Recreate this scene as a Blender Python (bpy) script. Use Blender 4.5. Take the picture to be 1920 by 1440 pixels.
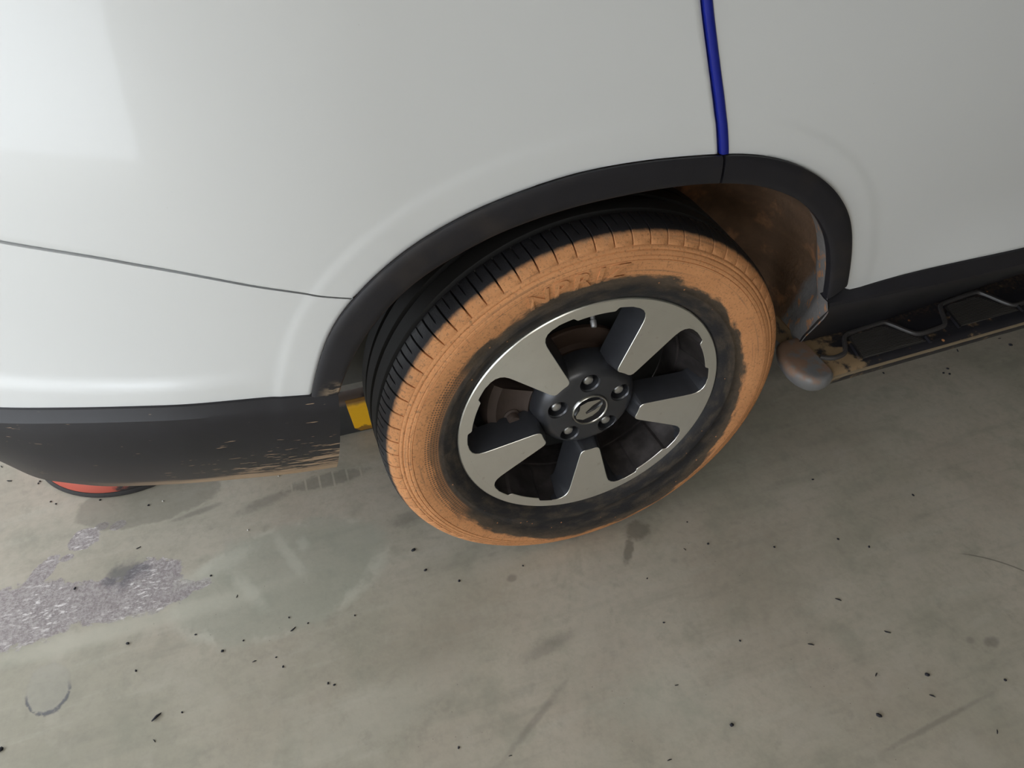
import bpy, bmesh, math, random
import numpy as np
from mathutils import Vector, Matrix, Euler

# ------------------------------------------------------------------ clear
for o in list(bpy.data.objects):
    bpy.data.objects.remove(o, do_unlink=True)
SC = bpy.context.scene
COL = SC.collection
PI = math.pi
ZF = -0.0095                      # floor height (wheel centre stands 0.352 above z=0)
WC = Vector((0.0, 0.0, 0.352))    # wheel centre, outer wheel face in the plane y=0
random.seed(4)

# ------------------------------------------------------------------ camera
cam_d = bpy.data.cameras.new('camera')
cam = bpy.data.objects.new('camera', cam_d)
COL.objects.link(cam)
cam_d.sensor_fit = 'HORIZONTAL'
cam_d.sensor_width = 36.0
cam_d.lens = 36.0 * 1400.49 / 1920.0
cam_d.clip_start = 0.02
CAM = Vector((-0.42128, -0.80714, 1.26309))
yaw, pitch, roll = 0.32969, -0.75218, 0.00278
fw = Vector((math.cos(pitch) * math.sin(yaw), math.cos(pitch) * math.cos(yaw), math.sin(pitch)))
rt = fw.cross(Vector((0, 0, 1))).normalized()
up = rt.cross(fw)
R_ = math.cos(roll) * rt + math.sin(roll) * up
U_ = -math.sin(roll) * rt + math.cos(roll) * up
M = Matrix((R_, U_, -fw)).transposed().to_4x4()
M.translation = CAM
cam.matrix_world = M
SC.camera = cam

# ------------------------------------------------------------------ light
world = bpy.data.worlds.new('daylight')
SC.world = world
world.use_nodes = True
bg = world.node_tree.nodes['Background']
bg.inputs[0].default_value = (0.895, 0.95, 1.0, 1)
bg.inputs[1].default_value = 3.0
fill_d = bpy.data.lights.new('overhead_fill_light', 'AREA')  # unseen area light without a fixture, added to brighten the floor from above
fill_d.shape = 'RECTANGLE'
fill_d.size = 1.3
fill_d.size_y = 0.3
fill_d.energy = 11
fill_d.color = (1.0, 0.97, 0.90)
fill = bpy.data.objects.new('overhead_fill_light', fill_d)
COL.objects.link(fill)
fill.location = (-0.7, -2.2, 2.44)
SC.view_settings.view_transform = 'Standard'
SC.view_settings.look = 'None'
SC.view_settings.gamma = 1.0
SC.view_settings.use_curve_mapping = False
SC.view_settings.exposure = 0.45
SC.cycles.max_bounces = 4
SC.cycles.adaptive_threshold = 0.05
SC.cycles.diffuse_bounces = 3
SC.cycles.glossy_bounces = 2
SC.cycles.caustics_reflective = False
SC.cycles.caustics_refractive = False


# ------------------------------------------------------------------ node helper
class NT:
    def __init__(s, name):
        s.m = bpy.data.materials.new(name)
        s.m.use_nodes = True
        s.t = s.m.node_tree
        s.bsdf = s.t.nodes['Principled BSDF']
        s.out = s.t.nodes['Material Output']

    def n(s, kind, **kw):
        d = s.t.nodes.new(kind)
        for k, v in kw.items():
            setattr(d, k, v)
        return d

    def put(s, sock, v):
        if v is None:
            return
        if isinstance(v, bpy.types.NodeSocket):
            s.t.links.new(v, sock)
        else:
            if isinstance(v, (tuple, list)) and len(v) == 3 and sock.type == 'RGBA':
                v = (*v, 1)
            sock.default_value = v

    def math(s, op, a, b=None, c=None, clamp=False):
        d = s.n('ShaderNodeMath', operation=op, use_clamp=clamp)
        for i, v in enumerate((a, b, c)):
            s.put(d.inputs[i], v)
        return d.outputs[0]

    def mix(s, f, a, b, blend='MIX'):
        d = s.n('ShaderNodeMix', data_type='RGBA', blend_type=blend)
        s.put(d.inputs['Factor'], f)
        s.put(d.inputs[6], a)
        s.put(d.inputs[7], b)
        return d.outputs[2]

    def mixf(s, f, a, b):
        d = s.n('ShaderNodeMix', data_type='FLOAT')
        s.put(d.inputs['Factor'], f)
        s.put(d.inputs[2], a)
        s.put(d.inputs[3], b)
        return d.outputs[0]

    def pos(s):
        return s.n('ShaderNodeNewGeometry').outputs['Position']

    def xyz(s, v):
        d = s.n('ShaderNodeSeparateXYZ')
        s.put(d.inputs[0], v)
        return d.outputs

    def comb(s, x, y, z):
        d = s.n('ShaderNodeCombineXYZ')
        for i, v in enumerate((x, y, z)):
            s.put(d.inputs[i], v)
        return d.outputs[0]

    def mapping(s, v, loc=(0, 0, 0), rot=(0, 0, 0), scale=(1, 1, 1)):
        d = s.n('ShaderNodeMapping')
        s.put(d.inputs[0], v)
        d.inputs[1].default_value = loc
        d.inputs[2].default_value = rot
        d.inputs[3].default_value = scale
        return d.outputs[0]

    def noise(s, v, scale, detail=4, rough=0.55, dist=0.0):
        d = s.n('ShaderNodeTexNoise')
        s.put(d.inputs['Vector'], v)
        d.inputs['Scale'].default_value = scale
        d.inputs['Detail'].default_value = detail
        d.inputs['Roughness'].default_value = rough
        d.inputs['Distortion'].default_value = dist
        return d.outputs['Fac']

    def voronoi(s, v, scale, feature='F1', rnd=1.0):
        d = s.n('ShaderNodeTexVoronoi', feature=feature)
        s.put(d.inputs['Vector'], v)
        d.inputs['Scale'].default_value = scale
        d.inputs['Randomness'].default_value = rnd
        return d.outputs['Distance']

    def ss(s, v, a, b):
        """smoothstep of v from a (0) to b (1); a may exceed b"""
        d = s.n('ShaderNodeMapRange', interpolation_type='SMOOTHSTEP')
        s.put(d.inputs[0], v)
        if not isinstance(a, bpy.types.NodeSocket) and not isinstance(b, bpy.types.NodeSocket) and a > b:
            d.inputs[1].default_value = b
            d.inputs[2].default_value = a
            d.inputs[3].default_value = 1
            d.inputs[4].default_value = 0
        else:
            s.put(d.inputs[1], a)
            s.put(d.inputs[2], b)
        return d.outputs[0]

    def bump(s, h, strength=0.3, dist=0.002):
        d = s.n('ShaderNodeBump')
        d.inputs['Strength'].default_value = strength
        d.inputs['Distance'].default_value = dist
        s.put(d.inputs['Height'], h)
        s.t.links.new(d.outputs[0], s.bsdf.inputs['Normal'])

    def set(s, **kw):
        names = dict(color='Base Color', rough='Roughness', metal='Metallic', coat='Coat Weight', coat_rough='Coat Roughness',
                     spec='Specular IOR Level', aniso='Anisotropic', aniso_rot='Anisotropic Rotation', ior='IOR')
        for k, v in kw.items():
            s.put(s.bsdf.inputs[names[k]], v)
        return s.m


def plain(name, col, rough=0.5, metal=0.0, bump=0.0, bscale=400, **kw):
    t = NT(name)
    p = t.pos()
    nz = t.noise(p, 60, 3)
    c = t.mix(nz, tuple(v * 0.86 for v in col), tuple(min(1, v * 1.12) for v in col))
    t.set(color=c, rough=rough, metal=metal, **kw)
    if bump:
        t.bump(t.noise(p, bscale, 2), bump, 0.001)
    return t.m


MUD = (0.54, 0.245, 0.095)
DUST = (0.30, 0.22, 0.15)

# ---- white paint
t = NT('white_paint')
p = t.pos()
c = t.mix(t.noise(p, 3.0, 3), (0.715, 0.735, 0.755), (0.755, 0.772, 0.788))
spk = t.ss(t.voronoi(p, 42), 0.035, 0.02)
spk = t.math('MULTIPLY', spk, t.ss(t.noise(p, 6, 2), 0.56, 0.62))
c = t.mix(t.math('MULTIPLY', spk, 0.35), c, (0.35, 0.33, 0.3))
WHITE = t.set(color=c, rough=0.32, coat=0.5, coat_rough=0.06)

# ---- black plastics
def black_plastic(name, mode):
    t = NT(name)
    p = t.pos()
    x, y, z = t.xyz(p)[0:3]
    base = t.mix(t.noise(p, 25, 3), (0.0105, 0.0102, 0.0135), (0.018, 0.0175, 0.023))
    c = base
    rough = 0.5
    if mode == 'bumper':
        # mud thrown back by the wheel: streaks, denser to the lower right corner
        st = t.mapping(p, rot=(0, -0.75, 0), scale=(15, 20, 130))
        s1 = t.noise(st, 1.0, 3, 0.6)
        st2 = t.mapping(p, rot=(0, -0.60, 0), scale=(34, 40, 240))
        s2 = t.noise(st2, 1.0, 2, 0.6)
        near = t.math('MULTIPLY', t.ss(x, -0.78, -0.42), t.ss(z, 0.50, 0.33))
        thr = t.math('MULTIPLY_ADD', near, -0.22, 0.70)
        m1 = t.ss(t.math('SUBTRACT', s1, thr), 0.0, 0.035)
        m2 = t.ss(t.math('SUBTRACT', s2, t.math('ADD', thr, 0.02)), 0.0, 0.04)
        low = t.math('ADD', z, t.math('MULTIPLY', t.noise(t.mapping(p, scale=(10, 10, 90)), 1.0, 4), 0.035))
        xr = t.ss(x, -0.86, -0.62)
        lipm = t.math('MULTIPLY', t.ss(low, 0.364, 0.344), xr)
        m = t.math('MAXIMUM', t.math('MAXIMUM', m1, t.math('MULTIPLY', m2, 0.7)), lipm)
        edge = t.math('MULTIPLY', t.ss(x, -0.435, -0.428), t.ss(t.noise(p, 50, 2), 0.5, 0.62))
        m = t.math('MAXIMUM', m, t.math('MULTIPLY', edge, 0.0))
        dc = t.mix(t.noise(p, 18, 2), (0.42, 0.33, 0.24), (0.52, 0.32, 0.18))
        c = t.mix(t.math('MULTIPLY', m, 0.85), base, dc)
        haze = t.math('MULTIPLY', t.ss(z, 0.46, 0.33), 0.06)
        c = t.mix(haze, c, DUST)
    elif mode == 'trim':
        c = t.mix(t.math('MULTIPLY', t.ss(t.noise(p, 14, 4), 0.5, 0.8), 0.06), base, DUST)
        jx = t.math('SUBTRACT', x, -0.408)
        jz = t.math('SUBTRACT', z, 0.545)
        dj = t.math('SQRT', t.math('ADD', t.math('MULTIPLY', jx, jx), t.math('MULTIPLY', jz, jz)))
        mm = t.math('MULTIPLY', t.ss(dj, 0.03, 0.0), t.ss(t.noise(t.mapping(p, scale=(60, 60, 160)), 1, 3), 0.42, 0.6))
        c = t.mix(t.math('MULTIPLY', mm, 0.8), c, (0.42, 0.32, 0.22))
    elif mode == 'step':
        near = t.ss(x, 0.60, 0.46)
        n1 = t.noise(p, 30, 4, 0.6)
        m = t.ss(t.math('ADD', n1, t.math('MULTIPLY', near, 0.22)), 0.58, 0.72)
        inner = t.ss(t.math('SUBTRACT', y, t.math('MULTIPLY', x, 0.05)), -0.02, 0.05)
        m2 = t.math('MULTIPLY', t.ss(t.noise(p, 160, 4, 0.7), 0.42, 0.7), t.math('MULTIPLY', inner, 0.55))
        m3 = t.math('MULTIPLY', t.ss(t.voronoi(p, 38), 0.14, 0.09), t.ss(t.noise(p, 9, 2), 0.56, 0.6))
        c = t.mix(t.math('MULTIPLY', m, 0.75), base, (0.33, 0.225, 0.125))
        c = t.mix(m2, c, (0.26, 0.17, 0.10))
        c = t.mix(t.math('MULTIPLY', m3, 0.9), c, MUD)
        rough = 0.5
    t.set(color=c, rough=rough, spec=0.45)
    t.bump(t.noise(p, 900, 2), 0.18, 0.0006)
    return t.m


PLASTIC_BUMPER = black_plastic('black_plastic_splattered', 'bumper')
PLASTIC_TRIM = black_plastic('black_plastic_trim', 'trim')
PLASTIC_STEP = black_plastic('black_plastic_step', 'step')
PLASTIC = black_plastic('black_plastic', 'plain')

# ---- tyre rubber with dried mud
def tyre_mat(name):
    t = NT(name)
    p = t.pos()
    x, y, z = t.xyz(p)[0:3]
    zc = t.math('SUBTRACT', z, WC.z)
    r = t.math('SQRT', t.math('ADD', t.math('MULTIPLY', x, x), t.math('MULTIPLY', zc, zc)))

    def lobe(deg, pw):
        d = t.math('ADD', t.math('MULTIPLY', x, math.cos(math.radians(deg))), t.math('MULTIPLY', zc, math.sin(math.radians(deg))))
        d = t.math('DIVIDE', d, r)
        return t.math('POWER', t.math('MAXIMUM', d, 0.0), pw)
    rin = t.math('MULTIPLY_ADD', lobe(288, 2.2), 0.034, 0.290)
    rin = t.math('MULTIPLY_ADD', lobe(30, 3), -0.012, rin)
    rin = t.math('MULTIPLY_ADD', lobe(170, 3), -0.004, rin)
    ang = t.math('ARCTAN2', zc, x)
    pol = t.comb(t.math('MULTIPLY', ang, 0.3), r, 0.0)
    nz = t.noise(t.mapping(pol, scale=(16, 48, 1)), 1.0, 4, 0.68)
    rin = t.math('MULTIPLY_ADD', t.math('SUBTRACT', nz, 0.5), 0.042, rin)
    m_in = t.ss(t.math('SUBTRACT', r, rin), -0.004, 0.006)
    yo = t.math('MULTIPLY_ADD', t.math('SUBTRACT', t.noise(p, 90, 3, 0.6), 0.5), 0.005, y)
    m_out = t.ss(yo, 0.0060, -0.0015)
    m = t.math('MULTIPLY', m_in, m_out)
    # worn specks where the rubber shows through
    worn = t.ss(t.noise(pol, 150, 4, 0.7), 0.55, 0.66)
    left = lobe(165, 2)
    worn = t.math('MULTIPLY', worn, t.mixf(left, 0.25, 1.0))
    ring = t.noise(t.mapping(pol, scale=(4, 220, 1)), 1.0, 3, 0.6)
    streak = t.math('MULTIPLY', t.ss(ring, 0.58, 0.72), 0.45)
    m = t.math('MULTIPLY', m, t.math('SUBTRACT', 1.0, t.math('MAXIMUM', t.math('MULTIPLY', worn, 0.6), streak)))
    rub = t.mix(t.noise(p, 30, 4), (0.011, 0.011, 0.013), (0.022, 0.022, 0.026))
    # thin dust on the inner sidewall
    dustf = t.math('MULTIPLY', t.ss(t.noise(t.mapping(pol, scale=(20, 60, 1)), 1.0, 4, 0.6), 0.42, 0.75), t.math('MULTIPLY', m_out, 0.30))
    rub = t.mix(dustf, rub, (0.20, 0.15, 0.10))
    band = t.math('MULTIPLY', t.ss(t.math('SUBTRACT', r, rin), -0.030, -0.002), m_out)
    band = t.math('MULTIPLY', band, t.mixf(t.noise(p, 70, 4, 0.65), 0.2, 1.0))
    rub = t.mix(t.math('MULTIPLY', band, 0.7), rub, (0.175, 0.125, 0.080))
    # knurled band: little dots in diagonal rows
    kn = t.math('MULTIPLY', t.math('SINE', t.math('MULTIPLY_ADD', r, 640, t.math('MULTIPLY', ang, 180))),
                t.math('SINE', t.math('MULTIPLY_ADD', r, 640, t.math('MULTIPLY', ang, -180))))
    knm = t.math('MULTIPLY', t.math('MULTIPLY', t.ss(r, 0.272, 0.276), t.ss(r, 0.300, 0.296)), t.ss(lobe(178, 1), 0.78, 0.86))
    kd = t.math('MULTIPLY', t.ss(kn, 0.15, 0.5), knm)
    mudc = t.mix(t.noise(p, 22, 4, 0.6), (0.53, 0.240, 0.105), (0.74, 0.365, 0.170))
    mudc = t.mix(t.math('MULTIPLY', t.ss(t.noise(p, 260, 3, 0.7), 0.52, 0.70), 0.55), mudc, (0.22, 0.115, 0.060))
    pale = t.math('MULTIPLY', t.ss(t.noise(p, 60, 3), 0.45, 0.7), t.ss(t.math('ABSOLUTE', t.math('SUBTRACT', yo, 0.001)), 0.009, 0.0))
    mudc = t.mix(t.math('MULTIPLY', pale, 0.5), mudc, (0.40, 0.27, 0.17))
    m = t.math('MAXIMUM', m, t.math('MULTIPLY', knm, 0.45))
    m = t.math('MULTIPLY', m, t.math('SUBTRACT', 1.0, t.math('MULTIPLY', kd, 0.9)))
    # flicked specks on the inner sidewall
    sp = t.math('MULTIPLY', t.ss(t.voronoi(p, 62), 0.11, 0.07), t.ss(r, 0.245, 0.25))
    sp = t.math('MULTIPLY', sp, m_out)
    sp = t.math('MULTIPLY', sp, t.ss(t.noise(p, 17, 2), 0.50, 0.54))
    m = t.math('MAXIMUM', m, t.math('MULTIPLY', sp, 0.8))
    c = t.mix(m, rub, mudc)
    t.set(color=c, rough=t.mixf(m, 0.55, 0.95), spec=t.mixf(m, 0.4, 0.15))
    t.bump(t.noise(p, 240, 2, 0.6), 0.45, 0.0012)
    return t.m


TYRE = tyre_mat('tyre_rubber_dried_mud')
RUBBER = plain('tread_rubber', (0.0065, 0.0062, 0.0065), 0.75, bump=0.2)

# ---- wheel metals
t = NT('machined_alloy')
p = t.pos()
x, y, z = t.xyz(p)[0:3]
zc = t.math('SUBTRACT', z, WC.z)
r = t.math('SQRT', t.math('ADD', t.math('MULTIPLY', x, x), t.math('MULTIPLY', zc, zc)))
tan = t.n('ShaderNodeTangent', direction_type='UV_MAP', uv_map='radial')
t.t.links.new(tan.outputs[0], t.bsdf.inputs['Tangent'])
c = t.mix(t.noise(p, 35, 4), (0.84, 0.84, 0.81), (0.93, 0.93, 0.90))
c = t.mix(t.math('MULTIPLY', t.ss(t.noise(p, 60, 5, 0.7), 0.60, 0.72), 0.25), c, (0.45, 0.38, 0.30))
t.set(color=c, metal=0.95, rough=0.32, aniso=0.6, aniso_rot=0.0)
t.bump(t.math('SINE', t.math('MULTIPLY', r, 9000)), 0.02, 0.0003)
MACHINED = t.m
GUNMETAL = plain('gunmetal_paint', (0.055, 0.057, 0.066), 0.32, 0.45, coat=0.25, coat_rough=0.25)
t = NT('dusty_barrel_paint')
p = t.pos()
c = t.mix(t.ss(t.noise(p, 20, 4), 0.35, 0.7), (0.050, 0.044, 0.044), (0.110, 0.098, 0.098))
BARREL = t.set(color=c, rough=0.30, metal=0.5)
CHROME = plain('chrome', (0.62, 0.62, 0.60), 0.22, 1.0)
NUTM = plain('nut_steel', (0.50, 0.50, 0.50), 0.35, 0.9)
BLACKG = plain('cap_black', (0.010, 0.010, 0.014), 0.25)
RUST = plain('rusty_iron', (0.060, 0.036, 0.026), 0.75, 0.1, bump=0.3, bscale=200)
CALIPER = plain('caliper_iron', (0.070, 0.050, 0.043), 0.7, 0.1, bump=0.3, bscale=160)
DARK = plain('underbody_dark', (0.016, 0.016, 0.016), 0.8)
GREYPANEL = plain('dusty_grey_underbody', (0.12, 0.12, 0.115), 0.8)
BLUE = plain('blue_rubber', (0.012, 0.022, 0.28), 0.33)

# ---- wheel arch liner
t = NT('muddy_liner')
p = t.pos()
x, y, z = t.xyz(p)[0:3]
n1 = t.noise(p, 14, 5, 0.62)
n2 = t.noise(p, 70, 4, 0.65)
st = t.noise(t.mapping(p, scale=(40, 6, 40)), 1.0, 3)
brown = t.mix(st, (0.10, 0.068, 0.050), (0.26, 0.155, 0.095))
brown = t.mix(t.ss(n1, 0.52, 0.72), brown, (0.42, 0.21, 0.11))
grey = t.mix(n2, (0.15, 0.142, 0.142), (0.24, 0.228, 0.224))
dots = t.math('MULTIPLY', t.ss(t.noise(t.mapping(p, scale=(60, 60, 28)), 1.0, 3, 0.5), 0.57, 0.63), 0.8)
grey = t.mix(dots, grey, (0.46, 0.22, 0.10))
yy = t.math('ADD', y, t.math('MULTIPLY', t.math('SUBTRACT', n1, 0.5), 0.06))
lim = t.math('MULTIPLY_ADD', t.math('MAXIMUM', t.math('SUBTRACT', 0.62, z), 0.0), 0.34, 0.026)
outer = t.ss(t.math('SUBTRACT', lim, yy), -0.006, 0.010)
outer = t.math('MULTIPLY', outer, t.ss(z, 0.73, 0.62))
c = t.mix(outer, brown, grey)
LINER = t.set(color=c, rough=0.9, spec=0.2)
t.bump(n2, 0.5, 0.003)
t = NT('end_cap_grey')
p = t.pos()
x, y, z = t.xyz(p)[0:3]
n1 = t.noise(p, 22, 4, 0.6)
c = t.mix(t.noise(p, 60, 3), (0.12, 0.12, 0.125), (0.18, 0.18, 0.185))
mm = t.ss(t.math('ADD', n1, t.math('MULTIPLY', y, 2.0)), 0.36, 0.54)
mm = t.math('MULTIPLY', mm, t.ss(z, 0.335, 0.356))
c = t.mix(t.math('MULTIPLY', mm, 0.85), c, (0.22, 0.125, 0.075))
CAPMAT = t.set(color=c, rough=t.mixf(mm, 0.32, 0.9))

# ---- wheel stop and red base
t = NT('wheel_stop_black')
p = t.pos()
x, y, z = t.xyz(p)[0:3]
c = t.mix(t.noise(p, 30, 3), (0.022, 0.022, 0.023), (0.036, 0.036, 0.037))
nrm = t.xyz(t.n('ShaderNodeNewGeometry').outputs['Normal'])[2]
topm = t.math('MULTIPLY', t.ss(nrm, 0.4, 0.8), t.ss(t.noise(p, 30, 4), 0.25, 0.5))
c = t.mix(topm, c, t.mix(t.noise(p, 50, 3), (0.13, 0.10, 0.085), (0.20, 0.13, 0.09)))
STOPB = t.set(color=c, rough=0.6)
t = NT('yellow_paint')
p = t.pos()
z = t.xyz(p)[2]
n1 = t.noise(p, 60, 4)
c = t.mix(n1, (0.80, 0.40, 0.008), (0.90, 0.50, 0.012))
c = t.mix(t.math('MULTIPLY', t.ss(t.math('ADD', z, t.math('MULTIPLY', n1, 0.012)), 0.075, 0.084), 0.8), c, (0.16, 0.075, 0.04))
c = t.mix(t.math('MULTIPLY', t.ss(t.math('SUBTRACT', z, t.math('MULTIPLY', n1, 0.03)), -0.006, -0.012), 0.8), c, (0.14, 0.06, 0.02))
YELLOW = t.set(color=c, rough=0.55)
t = NT('red_paint_worn')
p = t.pos()
x = t.xyz(p)[0]
nz = t.noise(p, 40, 4, 0.65)
w_ = t.ss(t.math('ADD', x, t.math('MULTIPLY', t.math('SUBTRACT', nz, 0.5), 0.12)), -0.905, -0.875)
c = t.mix(t.noise(p, 12, 3), (0.46, 0.085, 0.050), (0.34, 0.060, 0.040))
REDM = t.set(color=t.mix(w_, c, (0.018, 0.015, 0.015)), rough=0.6)
BLACKR = plain('black_rubber', (0.018, 0.016, 0.016), 0.75, bump=0.3)
CRUMB = plain('rubber_crumb', (0.012, 0.012, 0.018), 0.8)
PALE = plain('pale_grit', (0.55, 0.53, 0.50), 0.8)
MUDCLOD = plain('mud_clod', (0.50, 0.24, 0.11), 0.95)
CONCRETE = plain('concrete_white', (0.52, 0.50, 0.46), 0.9)
WALLM = plain('wall_paint', (0.44, 0.40, 0.33), 0.9)


# ---- floor: the same paint everywhere; stains are only evaluated where they lie
def floor_mat(name, x0, x1, y0=-0.75, y1=0.60):
    t = NT(name)
    p = t.pos()
    x, y, z = t.xyz(p)[0:3]
    big = t.noise(p, 1.6, 3, 0.6)
    big2 = t.noise(t.mapping(p, loc=(3, 7, 0)), 3.5, 3, 0.6)
    st = t.noise(t.mapping(p, rot=(0, 0, 0.05), scale=(3.0, 22, 1)), 1.0, 4, 0.62)
    fine = t.noise(p, 70, 3, 0.65)
    c = t.mix(t.ss(big, 0.32, 0.68), (0.352, 0.332, 0.266), (0.492, 0.444, 0.370))
    c = t.mix(t.math('MULTIPLY', t.ss(big2, 0.40, 0.68), 0.5), c, (0.415, 0.355, 0.292))
    c = t.mix(t.math('MULTIPLY', t.ss(st, 0.50, 0.74), 0.45), c, (0.305, 0.290, 0.238))
    c = t.mix(t.math('MULTIPLY', t.ss(st, 0.48, 0.30), 0.35), c, (0.50, 0.475, 0.405))
    c = t.mix(t.math('MULTIPLY', t.math('SUBTRACT', fine, 0.42), 0.8), c, (0.24, 0.225, 0.185))
    NA = t.math('SUBTRACT', t.noise(p, 10, 4, 0.65), 0.5)
    NB_ = t.math('SUBTRACT', t.noise(p, 34, 4, 0.65), 0.5)
    NC = t.math('SUBTRACT', fine, 0.5)
    c = t.mix(t.math('MULTIPLY', t.ss(NA, 0.0, 0.22), 0.45), c, (0.27, 0.268, 0.215))
    c = t.mix(t.math('MULTIPLY', t.ss(NA, -0.02, -0.2), 0.35), c, (0.47, 0.43, 0.37))
    c = t.mix(t.math('MULTIPLY', t.ss(NB_, 0.05, 0.25), 0.30), c, (0.255, 0.240, 0.20))
    rough = t.mixf(big2, 0.52, 0.68)

    def here(cx, cy, rx, ry):
        m_ = max(rx, ry) * 1.9
        return x0 - m_ < cx < x1 + m_ and y0 - m_ < cy < y1 + m_

    def ell(cx, cy, rx, ry, rot=0.0, soft=0.3, nn=None, namp=0.5):
        mp = t.n('ShaderNodeMapping', vector_type='TEXTURE')
        t.put(mp.inputs[0], p)
        mp.inputs[1].default_value = (cx, cy, ZF)
        mp.inputs[2].default_value = (0, 0, rot)
        mp.inputs[3].default_value = (rx, ry, 1)
        ln = t.n('ShaderNodeVectorMath', operation='LENGTH')
        t.put(ln.inputs[0], mp.outputs[0])
        d = t.math('MULTIPLY_ADD', nn, namp, ln.outputs['Value'])
        return t.ss(d, 1.0 + soft * 0.5, 1.0 - soft * 0.5), d

    # (cx, cy, rx, ry, rot, softness, noise, amplitude, strength, colour)
    if here(-0.58, 0.10, 0.20, 0.12):
        m, d = ell(-0.58, 0.10, 0.20, 0.12, 0.1, 0.25, NA, 0.7)
        c = t.mix(t.math('MULTIPLY', m, 0.45), c, (0.345, 0.365, 0.305))
        ringm = t.ss(t.math('ABSOLUTE', t.math('SUBTRACT', d, 1.02)), 0.13, 0.0)
        c = t.mix(t.math('MULTIPLY', t.math('MULTIPLY', ringm, t.ss(NA, -0.05, 0.1)), 0.6), c, (0.56, 0.55, 0.47))
    # worn-through paint: bare concrete with a purple cast
    if here(-0.92, 0.2, 0.2, 0.1):
        worn = None
        for (cx, cy, rx, ry, ro, am) in ((-1.07, 0.175, 0.16, 0.070, -0.1, 1.0), (-0.92, 0.158, 0.15, 0.048, -0.2, 1.2),
                                         (-0.83, 0.170, 0.060, 0.055, 0.9, 1.2), (-0.80, 0.130, 0.070, 0.022, 0.1, 1.2),
                                         (-0.955, 0.322, 0.030, 0.026, 0.6, 1.2), (-0.925, 0.343, 0.016, 0.010, 0.2, 0.9),
                                         (-0.893, 0.336, 0.016, 0.011, 0.4, 0.9), (-0.985, 0.283, 0.013, 0.008, 0.2, 0.9), (-1.03, 0.262, 0.045, 0.020, 0.9, 1.1)):
            m, d = ell(cx, cy, rx, ry, ro, 0.10, NB_, am)
            worn = m if worn is None else t.math('MAXIMUM', worn, m)
        g1 = t.noise(p, 170, 3, 0.75)
        g2 = t.ss(t.noise(t.mapping(p, rot=(0, 0, 0.6), scale=(60, 160, 1)), 1.0, 3, 0.65), 0.52, 0.66)
        wc = t.mix(t.ss(g1, 0.3, 0.7), (0.25, 0.215, 0.225), (0.46, 0.42, 0.425))
        wc = t.mix(t.math('MULTIPLY', g2, t.ss(NA, -0.08, 0.10)), wc, (0.80, 0.76, 0.76))
        wc = t.mix(t.math('MULTIPLY', t.ss(t.voronoi(p, 230), 0.30, 0.12), 0.4), wc, (0.10, 0.09, 0.10))
        c = t.mix(t.math('MULTIPLY', worn, 0.88), c, wc)
        rough = t.mixf(worn, rough, 0.85)
        blot, d = ell(-0.872, 0.205, 0.036, 0.026, 0.3, 0.9, NB_, 2.2)
        c = t.mix(t.math('MULTIPLY', blot, 0.6), c, (0.085, 0.085, 0.105))
        m, d = ell(-0.87, 0.085, 0.26, 0.020, 0.0, 1.1, NA, 1.6)
        c = t.mix(t.math('MULTIPLY', m, 0.5), c, (0.56, 0.54, 0.455))
        m, d = ell(-0.992, 0.005, 0.035, 0.048, 0.2, 0.2, NB_, 0.35)
        ringm = t.ss(t.math('ABSOLUTE', t.math('SUBTRACT', d, 1.0)), 0.11, 0.02)
        low = t.ss(y, 0.012, -0.012)
        c = t.mix(t.math('MULTIPLY', t.math('MULTIPLY', ringm, t.ss(NC, -0.2, 0.0)), t.math('MULTIPLY_ADD', low, 0.75, 0.05)), c, (0.07, 0.075, 0.10))
        c = t.mix(t.math('MULTIPLY', m, 0.16), c, (0.38, 0.38, 0.38))
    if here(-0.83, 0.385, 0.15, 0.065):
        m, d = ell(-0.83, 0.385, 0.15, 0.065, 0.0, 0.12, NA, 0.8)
        c = t.mix(t.math('MULTIPLY', m, 0.45), c, (0.175, 0.165, 0.135))
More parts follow.
